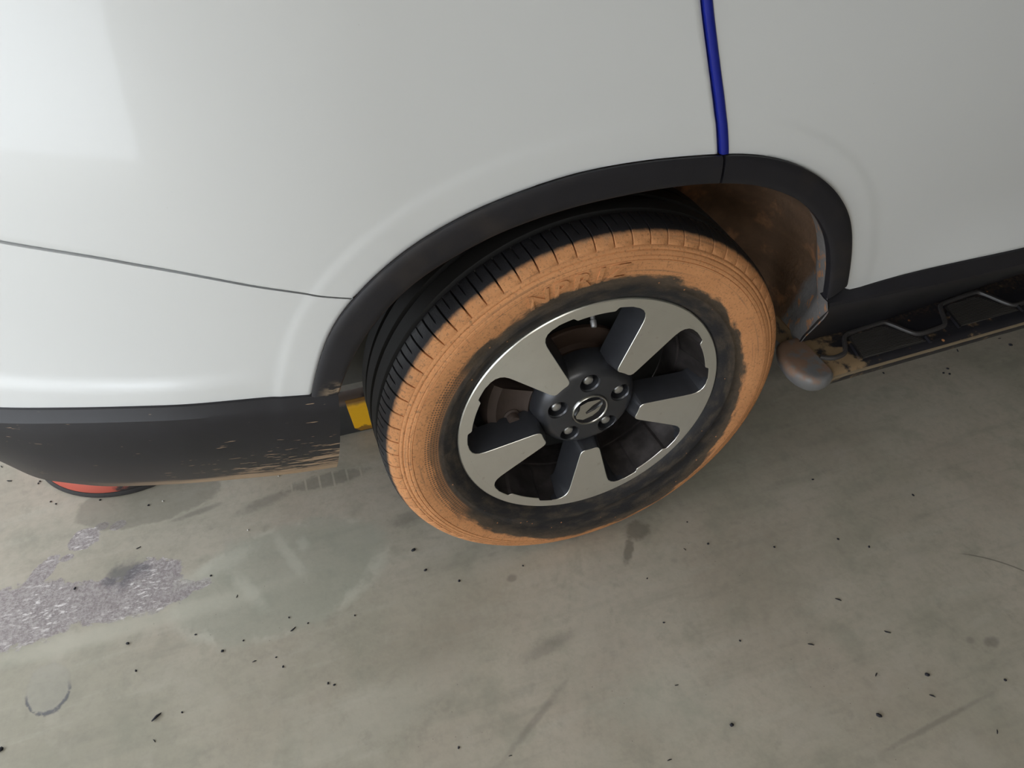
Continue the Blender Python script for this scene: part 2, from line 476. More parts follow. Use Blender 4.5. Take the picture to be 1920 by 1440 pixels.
    BLOTS = [(-0.565, 0.150, 0.010, 0.055, 0.35, 1.3, NB_, 2.2, 0.45, (0.56, 0.55, 0.47)), (-0.535, 0.165, 0.010, 0.016, 0.0, 1.3, NB_, 2.2, 0.45, (0.56, 0.55, 0.47)),
             (-0.645, 0.085, 0.012, 0.05, 0.5, 1.3, NB_, 2.2, 0.45, (0.56, 0.55, 0.47)), (-0.70, 0.17, 0.07, 0.018, 0.3, 1.3, NB_, 2.4, 0.4, (0.56, 0.55, 0.47)),
             (0.122, -0.022, 0.026, 0.022, 0.2, 0.7, NC, 1.3, 0.6, (0.12, 0.11, 0.09)), (0.082, -0.062, 0.009, 0.030, -0.6, 0.7, NC, 1.3, 0.6, (0.12, 0.11, 0.09)),
             (0.625, -0.452, 0.014, 0.010, 0.0, 0.8, NC, 1.3, 0.42, (0.10, 0.095, 0.085)), (0.592, -0.437, 0.009, 0.007, 0.0, 0.8, NC, 1.3, 0.3, (0.10, 0.095, 0.085)),
             (-0.160, -0.045, 0.010, 0.008, 0.2, 0.8, NC, 1.3, 0.42, (0.10, 0.095, 0.085)),
             (-0.735, 0.318, 0.045, 0.007, 0.15, 1.0, NC, 1.8, 0.4, (0.12, 0.115, 0.10)), (-0.60, 0.300, 0.05, 0.012, 0.2, 1.2, NC, 2.2, 0.4, (0.12, 0.115, 0.10)),
             (-0.215, -0.320, 0.075, 0.006, 0.55, 1.2, NC, 2.2, 0.35, (0.12, 0.115, 0.10)), (0.43, -0.538, 0.11, 0.004, 0.08, 1.2, NC, 2.2, 0.35, (0.12, 0.115, 0.10)),
             (-0.32, 0.16, 0.035, 0.015, 0.1, 1.2, NC, 2.2, 0.4, (0.12, 0.115, 0.10)), (-0.14, -0.20, 0.05, 0.012, 0.2, 1.4, NC, 2.6, 0.35, (0.12, 0.115, 0.10)),
             (-0.30, -0.12, 0.10, 0.05, 0.3, 1.4, NB_, 2.6, 0.25, (0.24, 0.215, 0.17)), (0.30, -0.20, 0.16, 0.08, 0.2, 1.4, NB_, 2.6, 0.25, (0.26, 0.225, 0.175)),
             (-0.45, -0.22, 0.14, 0.05, 0.2, 1.4, NB_, 2.4, 0.30, (0.52, 0.49, 0.42)), (0.02, -0.36, 0.10, 0.05, -0.2, 1.4, NB_, 2.4, 0.25, (0.44, 0.45, 0.38))]
    for (cx, cy, rx, ry, ro, so, nn, am, stg, col) in BLOTS:
        if here(cx, cy, rx, ry):
            m, d = ell(cx, cy, rx, ry, ro, so, nn, am)
            c = t.mix(t.math('MULTIPLY', m, stg), c, col)
    if here(-0.46, 0.318, 0.085, 0.02):
        # tyre print with its cross bars
        m, d = ell(-0.460, 0.318, 0.085, 0.019, 0.0, 0.5, NC, 1.2)
        bars = t.ss(t.math('ABSOLUTE', t.math('SUBTRACT', t.math('FRACT', t.math('DIVIDE', t.math('ADD', x, 3.0), 0.030)), 0.5)), 0.46, 0.40)
        c = t.mix(t.math('MULTIPLY', t.math('MULTIPLY', m, bars), 0.42), c, (0.115, 0.115, 0.098))
    if here(0.75, -0.31, 0.05, 0.05):
        # a thin curved scratch
        sx = t.math('SUBTRACT', x, 0.60)
        sy = t.math('ADD', y, 0.51)
        dd = t.math('SUBTRACT', t.math('SQRT', t.math('ADD', t.math('MULTIPLY', sx, sx), t.math('MULTIPLY', sy, sy))), 0.255)
        sm = t.math('MULTIPLY', t.ss(t.math('ABSOLUTE', dd), 0.0022, 0.0008), t.math('MULTIPLY', t.ss(x, 0.70, 0.74), t.ss(y, -0.46, -0.40)))
        c = t.mix(t.math('MULTIPLY', sm, 0.6), c, (0.08, 0.075, 0.065))
    if x1 < 5:
        sp = t.math('MULTIPLY', t.ss(t.voronoi(p, 55), 0.06, 0.03), t.ss(big2, 0.50, 0.58))
        c = t.mix(t.math('MULTIPLY', sp, 0.6), c, (0.07, 0.065, 0.06))
    t.set(color=c, rough=rough, spec=0.35)
    if x1 < 5:
        t.bump(t.noise(p, 140, 1), 0.12, 0.0012)
    return t.m


FLOORS = [floor_mat('worn_green_floor', 90, 91), floor_mat('worn_green_floor_patched', -1.4, -0.68), floor_mat('worn_green_floor_streaked', -0.68, -0.28), floor_mat('worn_green_floor_stained', -0.28, 1.5)]


# ------------------------------------------------------------------ mesh helpers
def link(o, parent=None, wloc=None):
    COL.objects.link(o)
    if parent is not None:
        o.parent = parent
        base = wloc if wloc is not None else Vector((0, 0, 0))
        o.location = Vector(base) - Vector(parent['w'] if 'w' in parent else (0, 0, 0))
    elif wloc is not None:
        o.location = wloc
    return o


WORLD = {}


def wpos(o):
    return WORLD.get(o.name, Vector((0, 0, 0)))


def mk(name, verts, faces, mat, parent=None, loc=(0, 0, 0), smooth=35, mats=None, fmat=None, recalc=True, uv=None):
    """verts are given in world axes relative to loc; loc is the world place of the object's origin"""
    me = bpy.data.meshes.new(name)
    me.from_pydata([tuple(v) for v in verts], [], [tuple(f) for f in faces])
    for m_ in (mats or [mat]):
        me.materials.append(m_)
    if fmat is not None:
        for pl, k in zip(me.polygons, fmat):
            pl.material_index = k
    if uv is not None:
        lay = me.uv_layers.new(name='radial')
        for lp in me.loops:
            lay.data[lp.index].uv = uv(me.vertices[lp.vertex_index].co)
    if recalc:
        bm = bmesh.new()
        bm.from_mesh(me)
        bmesh.ops.recalc_face_normals(bm, faces=bm.faces)
        bm.to_mesh(me)
        bm.free()
    if smooth is not None:
        me.shade_smooth()
        me.set_sharp_from_angle(angle=math.radians(smooth))
    o = bpy.data.objects.new(name, me)
    COL.objects.link(o)
    place(o, parent, loc)
    return o


def place(o, parent, loc):
    loc = Vector(loc)
    if parent is not None:
        o.parent = parent
        o.location = loc - wpos(parent)
    else:
        o.location = loc
    WORLD[o.name] = loc


def empty(name, loc, parent=None):
    o = bpy.data.objects.new(name, None)
    COL.objects.link(o)
    o.empty_display_size = 0.1
    place(o, parent, loc)
    return o


def tag(o, label=None, cat=None, group=None, kind=None):
    if label:
        o['label'] = label
    if cat:
        o['category'] = cat
    if group:
        o['group'] = group
    if kind:
        o['kind'] = kind
    return o


def grid(rows, close_u=False, close_v=False):
    """rows: list of lists of points -> verts, quads"""
    n, m_ = len(rows), len(rows[0])
    V = [p_ for r_ in rows for p_ in r_]
    F = []
    for i in range(n if close_u else n - 1):
        for j in range(m_ if close_v else m_ - 1):
            a = i * m_ + j
            b = i * m_ + (j + 1) % m_
            c_ = ((i + 1) % n) * m_ + (j + 1) % m_
            d = ((i + 1) % n) * m_ + j
            F.append((a, b, c_, d))
    return V, F


def lathe(prof, n=96, a0=0.0, a1=2 * PI, rfun=None):
    """prof: (y, r) about the Y axis"""
    full = abs(a1 - a0 - 2 * PI) < 1e-6
    rows = []
    cnt = n if full else n + 1
    for y_, r_ in prof:
        row = []
        for k in range(cnt):
            a = a0 + (a1 - a0) * k / n
            rr = r_ if rfun is None else rfun(y_, r_, a)
            row.append((rr * math.cos(a), y_, rr * math.sin(a)))
        rows.append(row)
    return grid(rows, False, full)


def box(bm, cx, cy, cz, sx, sy, sz, bev=0.0):
    r_ = bmesh.ops.create_cube(bm, size=1.0)
    for v in r_['verts']:
        v.co = Vector((cx + v.co.x * sx, cy + v.co.y * sy, cz + v.co.z * sz))
    if bev:
        es = list({e for v in r_['verts'] for e in v.link_edges})
        bmesh.ops.bevel(bm, geom=es, offset=bev, segments=2, affect='EDGES')


def from_bm(name, bm, mat, parent=None, loc=(0, 0, 0), smooth=35):
    me = bpy.data.meshes.new(name)
    bmesh.ops.recalc_face_normals(bm, faces=bm.faces)
    bm.to_mesh(me)
    bm.free()
    me.materials.append(mat)
    if smooth is not None:
        me.shade_smooth()
        me.set_sharp_from_angle(angle=math.radians(smooth))
    o = bpy.data.objects.new(name, me)
    COL.objects.link(o)
    place(o, parent, loc)
    return o


def resample(pts, n=None, ts=None):
    """Catmull-Rom through pts, then sample by arc length"""
    P = np.array(pts, float)
    dense = []
    Q = np.vstack([2 * P[0] - P[1], P, 2 * P[-1] - P[-2]])
    for i in range(1, len(Q) - 2):
        p0, p1, p2, p3 = Q[i - 1], Q[i], Q[i + 1], Q[i + 2]
        for u in np.linspace(0, 1, 12, endpoint=False):
            dense.append(0.5 * (2 * p1 + (p2 - p0) * u + (2 * p0 - 5 * p1 + 4 * p2 - p3) * u * u + (3 * p1 - p0 - 3 * p2 + p3) * u ** 3))
    dense.append(P[-1])
    D = np.array(dense)
    L = np.concatenate([[0], np.cumsum(np.linalg.norm(np.diff(D, axis=0), axis=1))])
    if ts is None:
        ts = np.linspace(0, 1, n)
    return np.stack([np.interp(np.array(ts) * L[-1], L, D[:, k]) for k in range(P.shape[1])], 1)


def poly_sample(pts, ts):
    P = np.array(pts, float)
    L = np.concatenate([[0], np.cumsum(np.linalg.norm(np.diff(P, axis=0), axis=1))])
    return np.stack([np.interp(np.array(ts) * L[-1], L, P[:, k]) for k in range(P.shape[1])], 1)


def smooth_pts(P, it=3):
    P = P.copy()
    for _ in range(it):
        P[1:-1] = 0.25 * P[:-2] + 0.5 * P[1:-1] + 0.25 * P[2:]
    return P


# ------------------------------------------------------------------ the setting
fx = [-9, -1.4, -0.68, -0.28, 1.5, 8]
fy = [-7, -0.75, 0.60, 6]
V, F = grid([[(x, y, ZF) for x in fx] for y in fy])
fm = [(i % 5 if 0 < i % 5 < 4 and i // 5 == 1 else 0) for i in range(len(F))]
floor = mk('floor', V, F, None, smooth=None, mats=FLOORS, fmat=fm)
tag(floor, 'worn grey-green painted concrete floor', kind='structure')
bm = bmesh.new()
box(bm, 2.55, -0.4, 2.62, 11.5, 12.4, 0.2)
tag(from_bm('ceiling', bm, CONCRETE, smooth=None), 'pale concrete ceiling slab of the garage', kind='structure')
bm = bmesh.new()
box(bm, 7.6, -0.4, 1.25, 0.2, 12.4, 2.54)
tag(from_bm('wall_right', bm, WALLM, smooth=None), 'grey painted wall ahead of the car', kind='structure')
bm = bmesh.new()
box(bm, 2.2, -4.3, 1.25, 10.8, 0.2, 2.54)
tag(from_bm('wall_back', bm, WALLM, smooth=None), 'grey painted garage wall across the lane', kind='structure')
bm = bmesh.new()
box(bm, 3.4, 5.7, 1.25, 8.2, 0.2, 2.54)
tag(from_bm('wall_far', bm, WALLM, smooth=None), 'grey painted garage wall beyond the car', kind='structure')

# ------------------------------------------------------------------ the car
car = empty('car', (0, 0, ZF))
tag(car, 'white car with black wheel arch trim and a mud-caked rear tyre', 'car')

# body side surface y(x, z)
KZ = np.array([.25, .45, .55, .65, .8, .9, 1.0, 1.1, 1.3])
KY = np.array([-.010, -.014, -.017, -.019, -.016, -.004, .018, .045, .12])


def natural_spline(xs, ys):
    n = len(xs)
    h = np.diff(xs)
    A = np.eye(n)
    b = np.zeros(n)
    for i in range(1, n - 1):
        A[i, i - 1] = h[i - 1]
        A[i, i] = 2 * (h[i - 1] + h[i])
        A[i, i + 1] = h[i]
        b[i] = 6 * ((ys[i + 1] - ys[i]) / h[i] - (ys[i] - ys[i - 1]) / h[i - 1])
    Mx = np.linalg.solve(A, b)

    def f(x):
        i = int(np.clip(np.searchsorted(xs, x) - 1, 0, n - 2))
        t_ = x - xs[i]
        return ys[i] + t_ * ((ys[i + 1] - ys[i]) / h[i] - h[i] * (2 * Mx[i] + Mx[i + 1]) / 6) + t_ * t_ * Mx[i] / 2 + t_ ** 3 * (Mx[i + 1] - Mx[i]) / (6 * h[i])
    return f


SIDE = natural_spline(KZ, KY)


def yb(x, z):
    t_ = max(0.0, -.3 - x)
    c_ = max(0.0, t_ - .55)
    return float(SIDE(min(max(z, .25), 1.3))) + .43 * t_ * t_ + 4 * c_ * c_


def sstep(v, a, b):
    u = min(1, max(0, (v - a) / (b - a)))
    return u * u * (3 - 2 * u)


# wheel arch outlines in (x, z)
ARCH_O = [(-.442, .544), (-.433, .573), (-.416, .617), (-.395, .658), (-.366, .693), (-.332, .724), (-.296, .749), (-.257, .769), (-.213, .786), (-.166, .799),
          (-.115, .809), (-.064, .816), (-.010, .818), (.044, .817), (.101, .813), (.148, .8085), (.185, .803), (.223, .793), (.258, .780), (.294, .761), (.328, .738),
          (.357, .711), (.383, .679), (.401, .645), (.414, .610), (.425, .574), (.433, .539)]
ARCH_I = [(-.406, .544), (-.397, .567), (-.379, .604), (-.351, .647), (-.318, .682), (-.282, .710), (-.241, .731), (-.202, .747), (-.168, .758), (-.116, .769),
          (-.063, .776), (-.008, .779), (.048, .780), (.106, .777), (.146, .772), (.183, .765), (.216, .755), (.251, .740), (.286, .720), (.313, .698), (.339, .670),
          (.360, .640), (.375, .608), (.388, .572), (.401, .517)]
AO = smooth_pts(resample(ARCH_O, 261), 40)
AI = smooth_pts(resample(ARCH_I, 261), 40)


def arch_dist(x, z):
    return float(np.sqrt(((AO - (x, z)) ** 2).sum(1)).min())


def yskin(x, z):
    """outer paint surface with the flare round the arch and the ledge of the bumper"""
    y_ = yb(x, z)
    d = arch_dist(x, z)
    y_ -= .0014 * (1 - sstep(d, .039, .054)) * sstep(z, .50, .56)
    y_ -= .008 * (1 - sstep(z, .572, .600)) * sstep(-x, .46, .64) * sstep(z, .40, .5)
    y_ -= .016 * (1 - sstep(z, .52, .66)) * sstep(x, .50, .85)
    return y_


def coons(c0, c1, d0, d1, S, T):
    """c0,c1: arrays over S; d0,d1: arrays over T"""
    out = np.zeros((len(T), len(S), 2))
    for i, t_ in enumerate(T):
        for j, s_ in enumerate(S):
            out[i, j] = ((1 - t_) * c0[j] + t_ * c1[j] + (1 - s_) * d0[i] + s_ * d1[i]
                         - ((1 - s_) * (1 - t_) * c0[0] + s_ * (1 - t_) * c0[-1] + (1 - s_) * t_ * c1[0] + s_ * t_ * c1[-1]))
    return out


def panel(name, c0, c1, d0, d1, nS=110, tdense=26, tn=34, label=None):
    S = np.concatenate([[0, .004], np.linspace(.012, .988, nS), [.996, 1]])
    T = np.concatenate([[0, .004], np.linspace(.010, .14, tdense), np.linspace(.155, .985, tn), [.996, 1]])
    G = coons(resample(c0, ts=S) if len(c0) > 2 else poly_sample(c0, S), poly_sample(c1, S), resample(d0, ts=T), resample(d1, ts=T), S, T)
    nT, nS_ = len(T), len(S)
    rows = []
    for i in range(nT):
        row = []
        for j in range(nS_):
            x, z = G[i, j]
            y_ = yskin(x, z)
            if i in (0, nT - 1) or j in (0, nS_ - 1):
                y_ += .0022
            row.append((x, y_, z))
        rows.append(row)
    V, F = grid(rows)
    # hem turned inwards all round
    ring = [(0, j) for j in range(nS_)] + [(i, nS_ - 1) for i in range(1, nT)] + [(nT - 1, j) for j in range(nS_ - 2, -1, -1)] + [(i, 0) for i in range(nT - 2, 0, -1)]
    b0 = len(V)
    for (i, j) in ring:
        x, y_, z = rows[i][j]
        V.append((x, y_ + .016, z))
    for k in range(len(ring)):
        a = ring[k][0] * nS_ + ring[k][1]
        k2 = (k + 1) % len(ring)
        b = ring[k2][0] * nS_ + ring[k2][1]
        F.append((a, b, b0 + k2, b0 + k))
    o = mk(name, V, F, WHITE, car, (0, 0, 0), smooth=50)
    if label:
        o['label'] = label
    return o


def arch_part(P, xa, xb, lo=None):
    """stretch of an arch outline between two x values (left to right)"""
    m_ = (P[:, 0] >= xa) & (P[:, 0] <= xb)
    return P[m_]


G_ = .0014
seam = [(-.3655, .6935), (-.403, .704), (-.436, .7155), (-.479, .730), (-.520, .745), (-.564, .760), (-.609, .7735), (-.648, .784), (-.715, .7985), (-.80, .816), (-.95, .845), (-1.12, .87)]
gapq = [(.1365, .8105), (.135, .819), (.128, .851), (.1205, .881), (.1125, .910), (.105, .940), (.098, .970), (.092, 1.0), (.078, 1.08), (.06, 1.18), (.038, 1.30)]
cladtop = [(-.4435, .541), (-.52, .5475), (-.596, .550), (-.673, .550), (-.762, .5455), (-.856, .5370), (-1.0, .525), (-1.12, .515)]
doorbot = [(.446, .5205), (.459, .5178), (.482, .5195), (.554, .5253), (.665, .532), (.815, .538), (1.2, .548), (1.9, .56)]


def off_z(P, d):
    return [(x, z + d) for x, z in P]


sQ = off_z(seam, G_)
aq = [tuple(sQ[0])] + [tuple(p_) for p_ in arch_part(AO, -.362, .133)] + [tuple(gapq[0])]
panel('quarter_panel', aq, [sQ[-1], (-1.12, 1.30), gapq[-1]], sQ, gapq, 130, label='white rear quarter panel above the wheel')
sB = off_z(seam, -G_)
left_arch = AO[AO[:, 0] < -.364]
ab = [tuple(cladtop[0])] + [tuple(p_) for p_ in left_arch[left_arch[:, 1] > .5435]] + [tuple(sB[0])]
panel('rear_bumper', ab, [cladtop[-1], sB[-1]], cladtop, sB, 60, 22, 46, label='white rear bumper side below the seam')
gd = [(x + .0045, z) for x, z in gapq]
ad = [tuple(gd[0])] + [tuple(p_) for p_ in AO[(AO[:, 0] > .145) & (AO[:, 1] > .536)]] + [(.437, .527), (.446, .5205)]
panel('rear_door', ad, [gd[-1], (1.9, 1.30), (1.9, .56)], gd, doorbot, 110, 26, 46, label='white rear door lower half')

# blue edge guard clipped on the door edge
cg = resample([(x + .0030, z) for x, z in gapq], 90)
rows = []
for (x, z) in cg:
    y_ = yskin(x, z)
    w = .0128 if z > .83 else .0128 * (0.85 + 0.15 * sstep(z, .812, .83))
    prof = [(0.0, .014), (-.0004, .002), (.0006, -.0012), (.003, -.0026), (.0064, -.0030), (.0098, -.0024), (.0122, -.0010), (w, .0008)]
    rows.append([(x + a, y_ + b, z) for a, b in prof])
V, F = grid(rows)
F.append(tuple(range(8)))
o = mk('door_edge_guard', V, F, BLUE, car, smooth=40)
o['label'] = 'blue rubber strip along the door edge'

# arch trims
def trim(name, s0, s1, label):
    k0, k1 = int(s0 * 260), int(s1 * 260)
    rows = []
    for k in range(k0, k1 + 1):
        O_, I_ = AO[k], AI[k]
        n_ = (O_ - I_)
        n_ = n_ / np.linalg.norm(n_)
        row = []
        for u, dy in ((1.00, .004), (1.035, -.0005), (1.03, -.0035), (.93, -.0062), (.75, -.0068), (.5, -.0072), (.25, -.0072), (.07, -.0066), (0.0, -.0042), (-.012, .001), (0.0, .008)):
            q = I_ + (O_ - I_) * u
            ybase = yb(q[0], q[1]) - .004
            row.append((q[0], ybase + dy, q[1]))
        rows.append(row)
    V, F = grid(rows)
    n_ = 11
    F.append(tuple(range(n_)))
    F.append(tuple((len(rows) - 1) * n_ + k for k in range(n_)))
    o = mk(name, V, F, PLASTIC_TRIM, car, smooth=40)
    o['label'] = label


ksplit = int(np.argmin(np.abs(AO[:, 0] - .1385)))
# make the split radial between the two outlines
trim('wheel_arch_trim', 0.0, ksplit / 260, 'black arch trim on the quarter panel')
trim('wheel_arch_trim', (ksplit + 1) / 260, 1.0, 'black arch trim on the door')

# lower rear cladding
TOPX = [(-.4075, .5385), (-.4435, .541)] + cladtop[1:]
top = resample(TOPX, 90)
botp = [(-.4335, .058), (-.525, .071), (-.651, .097), (-.744, .121), (-.805, .141), (-.867, .171), (-.900, .190), (-.933, .219), (-.968, .257), (-1.01, .32), (-1.05, .42), (-1.075, .56)]
bot = resample(botp, 90)
rows = []
for j in range(90):
    x0, z0 = top[j]
    y0 = yskin(x0, z0) - .002
    xb, ybm = bot[j]
    s_ = j / 89
    zb_ = .31
    prof = []
    yc = y0 - .007
    zc_ = z0 - .018
    prof.append((x0, y0 + .010, z0 + .004))
    prof.append((x0, y0 - .0015, z0))
    prof.append((x0 + (xb - x0) * .06, yc + .002, zc_ + .005))
    prof.append((x0 + (xb - x0) * .09, yc, zc_))
    for u in np.linspace(.06, 1, 16):
        bulge = .020 * math.sin(PI * u) ** 1.0 * (1 - .3 * u)
        x_ = x0 + (xb - x0) * (.10 + .90 * u)
        # right edge follows the tyre side of the cladding
        y_ = yc + (ybm - yc) * u ** 1.35 - bulge * .55
        z_ = zc_ + (zb_ - zc_) * u
        prof.append((x_, y_, z_))
    prof.append((xb, ybm + .006, zb_ - .004))
    prof.append((xb, ybm + .05, zb_ + .004))
    rows.append(prof)
V, F = grid(rows)
n_ = len(rows[0])
# return edge towards the wheel
b0 = len(V)
for k in range(n_):
    x_, y_, z_ = rows[0][k]
    V.append((x_ - .002, y_ + .012, z_))
for k in range(n_ - 1):
    F.append((k, k + 1, b0 + k + 1, b0 + k))
o = mk('rear_bumper_cladding', V, F, PLASTIC_BUMPER, car, smooth=22)
o['label'] = 'black plastic lower bumper streaked with dried mud'

# sill cladding below the door
dbx = [p_[0] for p_ in doorbot]
dbz = [p_[1] for p_ in doorbot]
xs = np.concatenate([np.linspace(0, 1, 40) ** 1.3])
rows = []
for u in xs:
    def X(x0):
        return x0 + (1.9 - x0) * u
    zt = float(np.interp(X(.398), [.398, .44] + dbx[1:], [.5155, .520] + dbz[1:]))
    xt = X(.398)
    row = [(xt, yskin(max(xt, .45), zt) + .008, zt + .003), (xt, yskin(max(xt, .45), zt) - .0025, zt + .0005)]
    zc_ = float(np.interp(X(.400), [.4, .474, .61, .7, 1.9], [.511, .509, .5065, .507, .515]))
    row.append((X(.400), -.0330 - .004 * u, zc_ + .003))
    row.append((X(.401), -.0345 - .004 * u, zc_ - .003))
    row.append((X(.404), -.033, zc_ - .012))
    for (x0, y_, z_) in ((.404, -.018, .468), (.418, .007, .425), (.432, .031, .385), (.443, .045, .355), (.450, .054, .325)):
        xx = X(x0)
        row.append((xx, y_ + min(.045, .10 * max(0, xx - .60)) * (.47 - z_) / .11 if z_ < .46 else y_, z_))
    rows.append(row)
V, F = grid(rows)
o = mk('sill_cladding', V, F, PLASTIC, car, smooth=18)
o['label'] = 'black plastic sill cladding under the door'

# wheel arch liner
path = [tuple(p_) for p_ in AI[::6] if not (p_[0] < 0 and p_[1] < .60)]
path += [(.409, .480), (.421, .440), (.434, .400), (.444, .362), (.449, .325), (.452, .285)]
path = resample(path, 130)
rows = []
nP = len(path)
for k, (x, z) in enumerate(path):
    d = np.array([x, z - .36])
    d = d / np.linalg.norm(d)
    low = sstep(-z, -.515, -.34)                       # 0 up on the arch, 1 at the sill
    y0 = -.020
    if x > 0:
        y0 = float(np.interp(z, [.285, .325, .355, .385, .425, .468, .492, .512, .54], [.060, .052, .0425, .0285, .0040, -.0215, -.0330, -.0270, -.020]))
    row = []
    wave = .004 * math.sin(k * .55)
    for (dy, off) in ((0.0, .000), (.012, .003), (.036, .006), (.048, .012), (.058, .022), (.080, .032 + wave), (.11, .036 + wave), (.16, .034 + wave), (.20, .030), (.235, .016), (.262, -.012), (.28, -.05), (.285, -.12)):
        o_ = off * (1 - .85 * low)
        row.append((x + d[0] * o_, y0 + dy * (1 - .25 * low), z + d[1] * o_))
    rows.append(row)
V, F = grid(rows)
o = mk('wheel_arch_liner', V, F, LINER, car, smooth=60)
o['label'] = 'mud-stained wheel arch liner'
# inner wheelhouse panel and damper behind the wheel
bm = bmesh.new()
box(bm, -.30, .315, .50, .36, .02, .48, .004)
o = from_bm('wheelhouse_panel', bm, GREYPANEL, car)
o['label'] = 'dusty grey inner panel behind the wheel'
V, F = lathe([(0, .0), (0, .026), (.26, .026), (.27, .020), (.40, .020), (.40, .0)], 20)
V = [(v[0] - .41 + .05 * v[1], v[2] + .262, v[1] + .345) for v in V]
mk('damper', V, F, DARK, car)
bm = bmesh.new()
box(bm, .75, 1.09, .37, 3.7, 1.40, .03)
from_bm('underbody_pan', bm, DARK, car)
# rest of the body above and beyond what the photograph frames
sec = [(.12, 1.30), (.16, 1.40), (.24, 1.52), (.36, 1.61), (.55, 1.65), (1.25, 1.65), (1.45, 1.61), (1.58, 1.50), (1.68, 1.30), (1.79, 1.0), (1.82, .75), (1.80, .45), (1.74, .30)]
rows = []
for (x, ky) in ((-1.12, .36), (-1.0, .16), (-.8, .07), (-.5, .02), (.0, 0), (1.0, 0), (1.9, 0), (2.6, .05)):
    rows.append([(x, .9 + (y_ - .9) * (1 - ky), z_) for y_, z_ in sec])
V, F = grid(rows)
n_ = len(sec)
F.append(tuple((len(rows) - 1) * n_ + k for k in range(n_)))
F.append(tuple(range(n_)))
o = mk('body_shell', V, F, WHITE, car, smooth=40)

# ------------------------------------------------------------------ side step
step = empty('side_step', (.45, 0, .36), car)
step['label'] = 'black running board below the sill, dusty with mud'
DR = .030                                             # the board runs in towards the front a little


def sy(x):
    return DR * (x - .45)


rows = []
zt = .3595
for x in np.linspace(.447, 2.0, 50):
    d = sy(x)
    rows.append([(x, .130 + d, zt - .03), (x, .130 + d, zt - .001), (x, .040 + d, zt - .001), (x, .030 + d, zt - .0005), (x, -.036 + d, zt - .002), (x, -.046 + d, zt - .004),
                 (x, -.0505 + d, zt - .009), (x, -.052 + d, zt - .016), (x, -.046 + d, zt - .034), (x, -.030 + d, zt - .044), (x, .02 + d, zt - .046), (x, .130 + d, zt - .046)])
V, F = grid(rows, False, True)
F.append(tuple(range(12)))
F.append(tuple(49 * 12 + k for k in range(12)))
mk('deck', V, F, PLASTIC_STEP, step, smooth=40)
# thin pale edge strip along the outer lower edge
rows = []
for x in np.linspace(.446, 2.0, 40):
    d = sy(x)
    rows.append([(x, -.0500 + d, zt - .0095), (x, -.0532 + d, zt - .0110), (x, -.0536 + d, zt - .0145), (x, -.0510 + d, zt - .0160)])
V, F = grid(rows, False, True)
o = mk('edge_strip', V, F, plain('dusty_edge', (0.22, 0.17, 0.11), 0.8), step)
o['label'] = 'dusty tan edge of the running board'

# zigzag raised ridge
RID = [(.452, -.007), (.470, -.0165), (.486, -.0165), (.505, -.011), (.513, .000), (.530, .026), (.545, .034), (.622, .041), (.637, .037), (.662, -.004), (.676, -.010), (.735, -.005), (.748, .006),
       (.772, .046), (.788, .054), (.870, .063), (.884, .058), (.908, .008), (.922, .003), (.975, .008)]
for k in range(3):
    for (x, y_) in RID[12:20]:
        RID.append((x + .242 * (k + 1), y_ + .012 * (k + 1)))
RID = [(x, min(y_, .048 + min(.045, .10 * max(0, x - .60)))) for x, y_ in RID]
rp = smooth_pts(resample(RID, 260), 2)
rows = []
for k in range(len(rp)):
    a = rp[max(0, k - 1)]
    b = rp[min(len(rp) - 1, k + 1)]
    tn = (b - a) / np.linalg.norm(b - a)
    nn = np.array([-tn[1], tn[0]])
    row = []
    for (w, h) in ((-.0046, -.002), (-.0030, .0040), (0, .0048), (.0030, .0040), (.0046, -.002)):
        q = rp[k] + nn * w
        row.append((q[0], q[1], zt + h))
    rows.append(row)
V, F = grid(rows)
o = mk('zigzag_ridge', V, F, plain('worn_ridge_plastic', (0.060, 0.056, 0.056), 0.36), step, smooth=50)


def inside(poly, x, y):
    c_ = False
    j = len(poly) - 1
    for i in range(len(poly)):
        if (poly[i][1] > y) != (poly[j][1] > y) and x < (poly[j][0] - poly[i][0]) * (y - poly[i][1]) / (poly[j][1] - poly[i][1]) + poly[i][0]:
            c_ = not c_
        j = i
    return c_


PADM = plain('worn_pad_plastic', (0.042, 0.039, 0.038), 0.45)
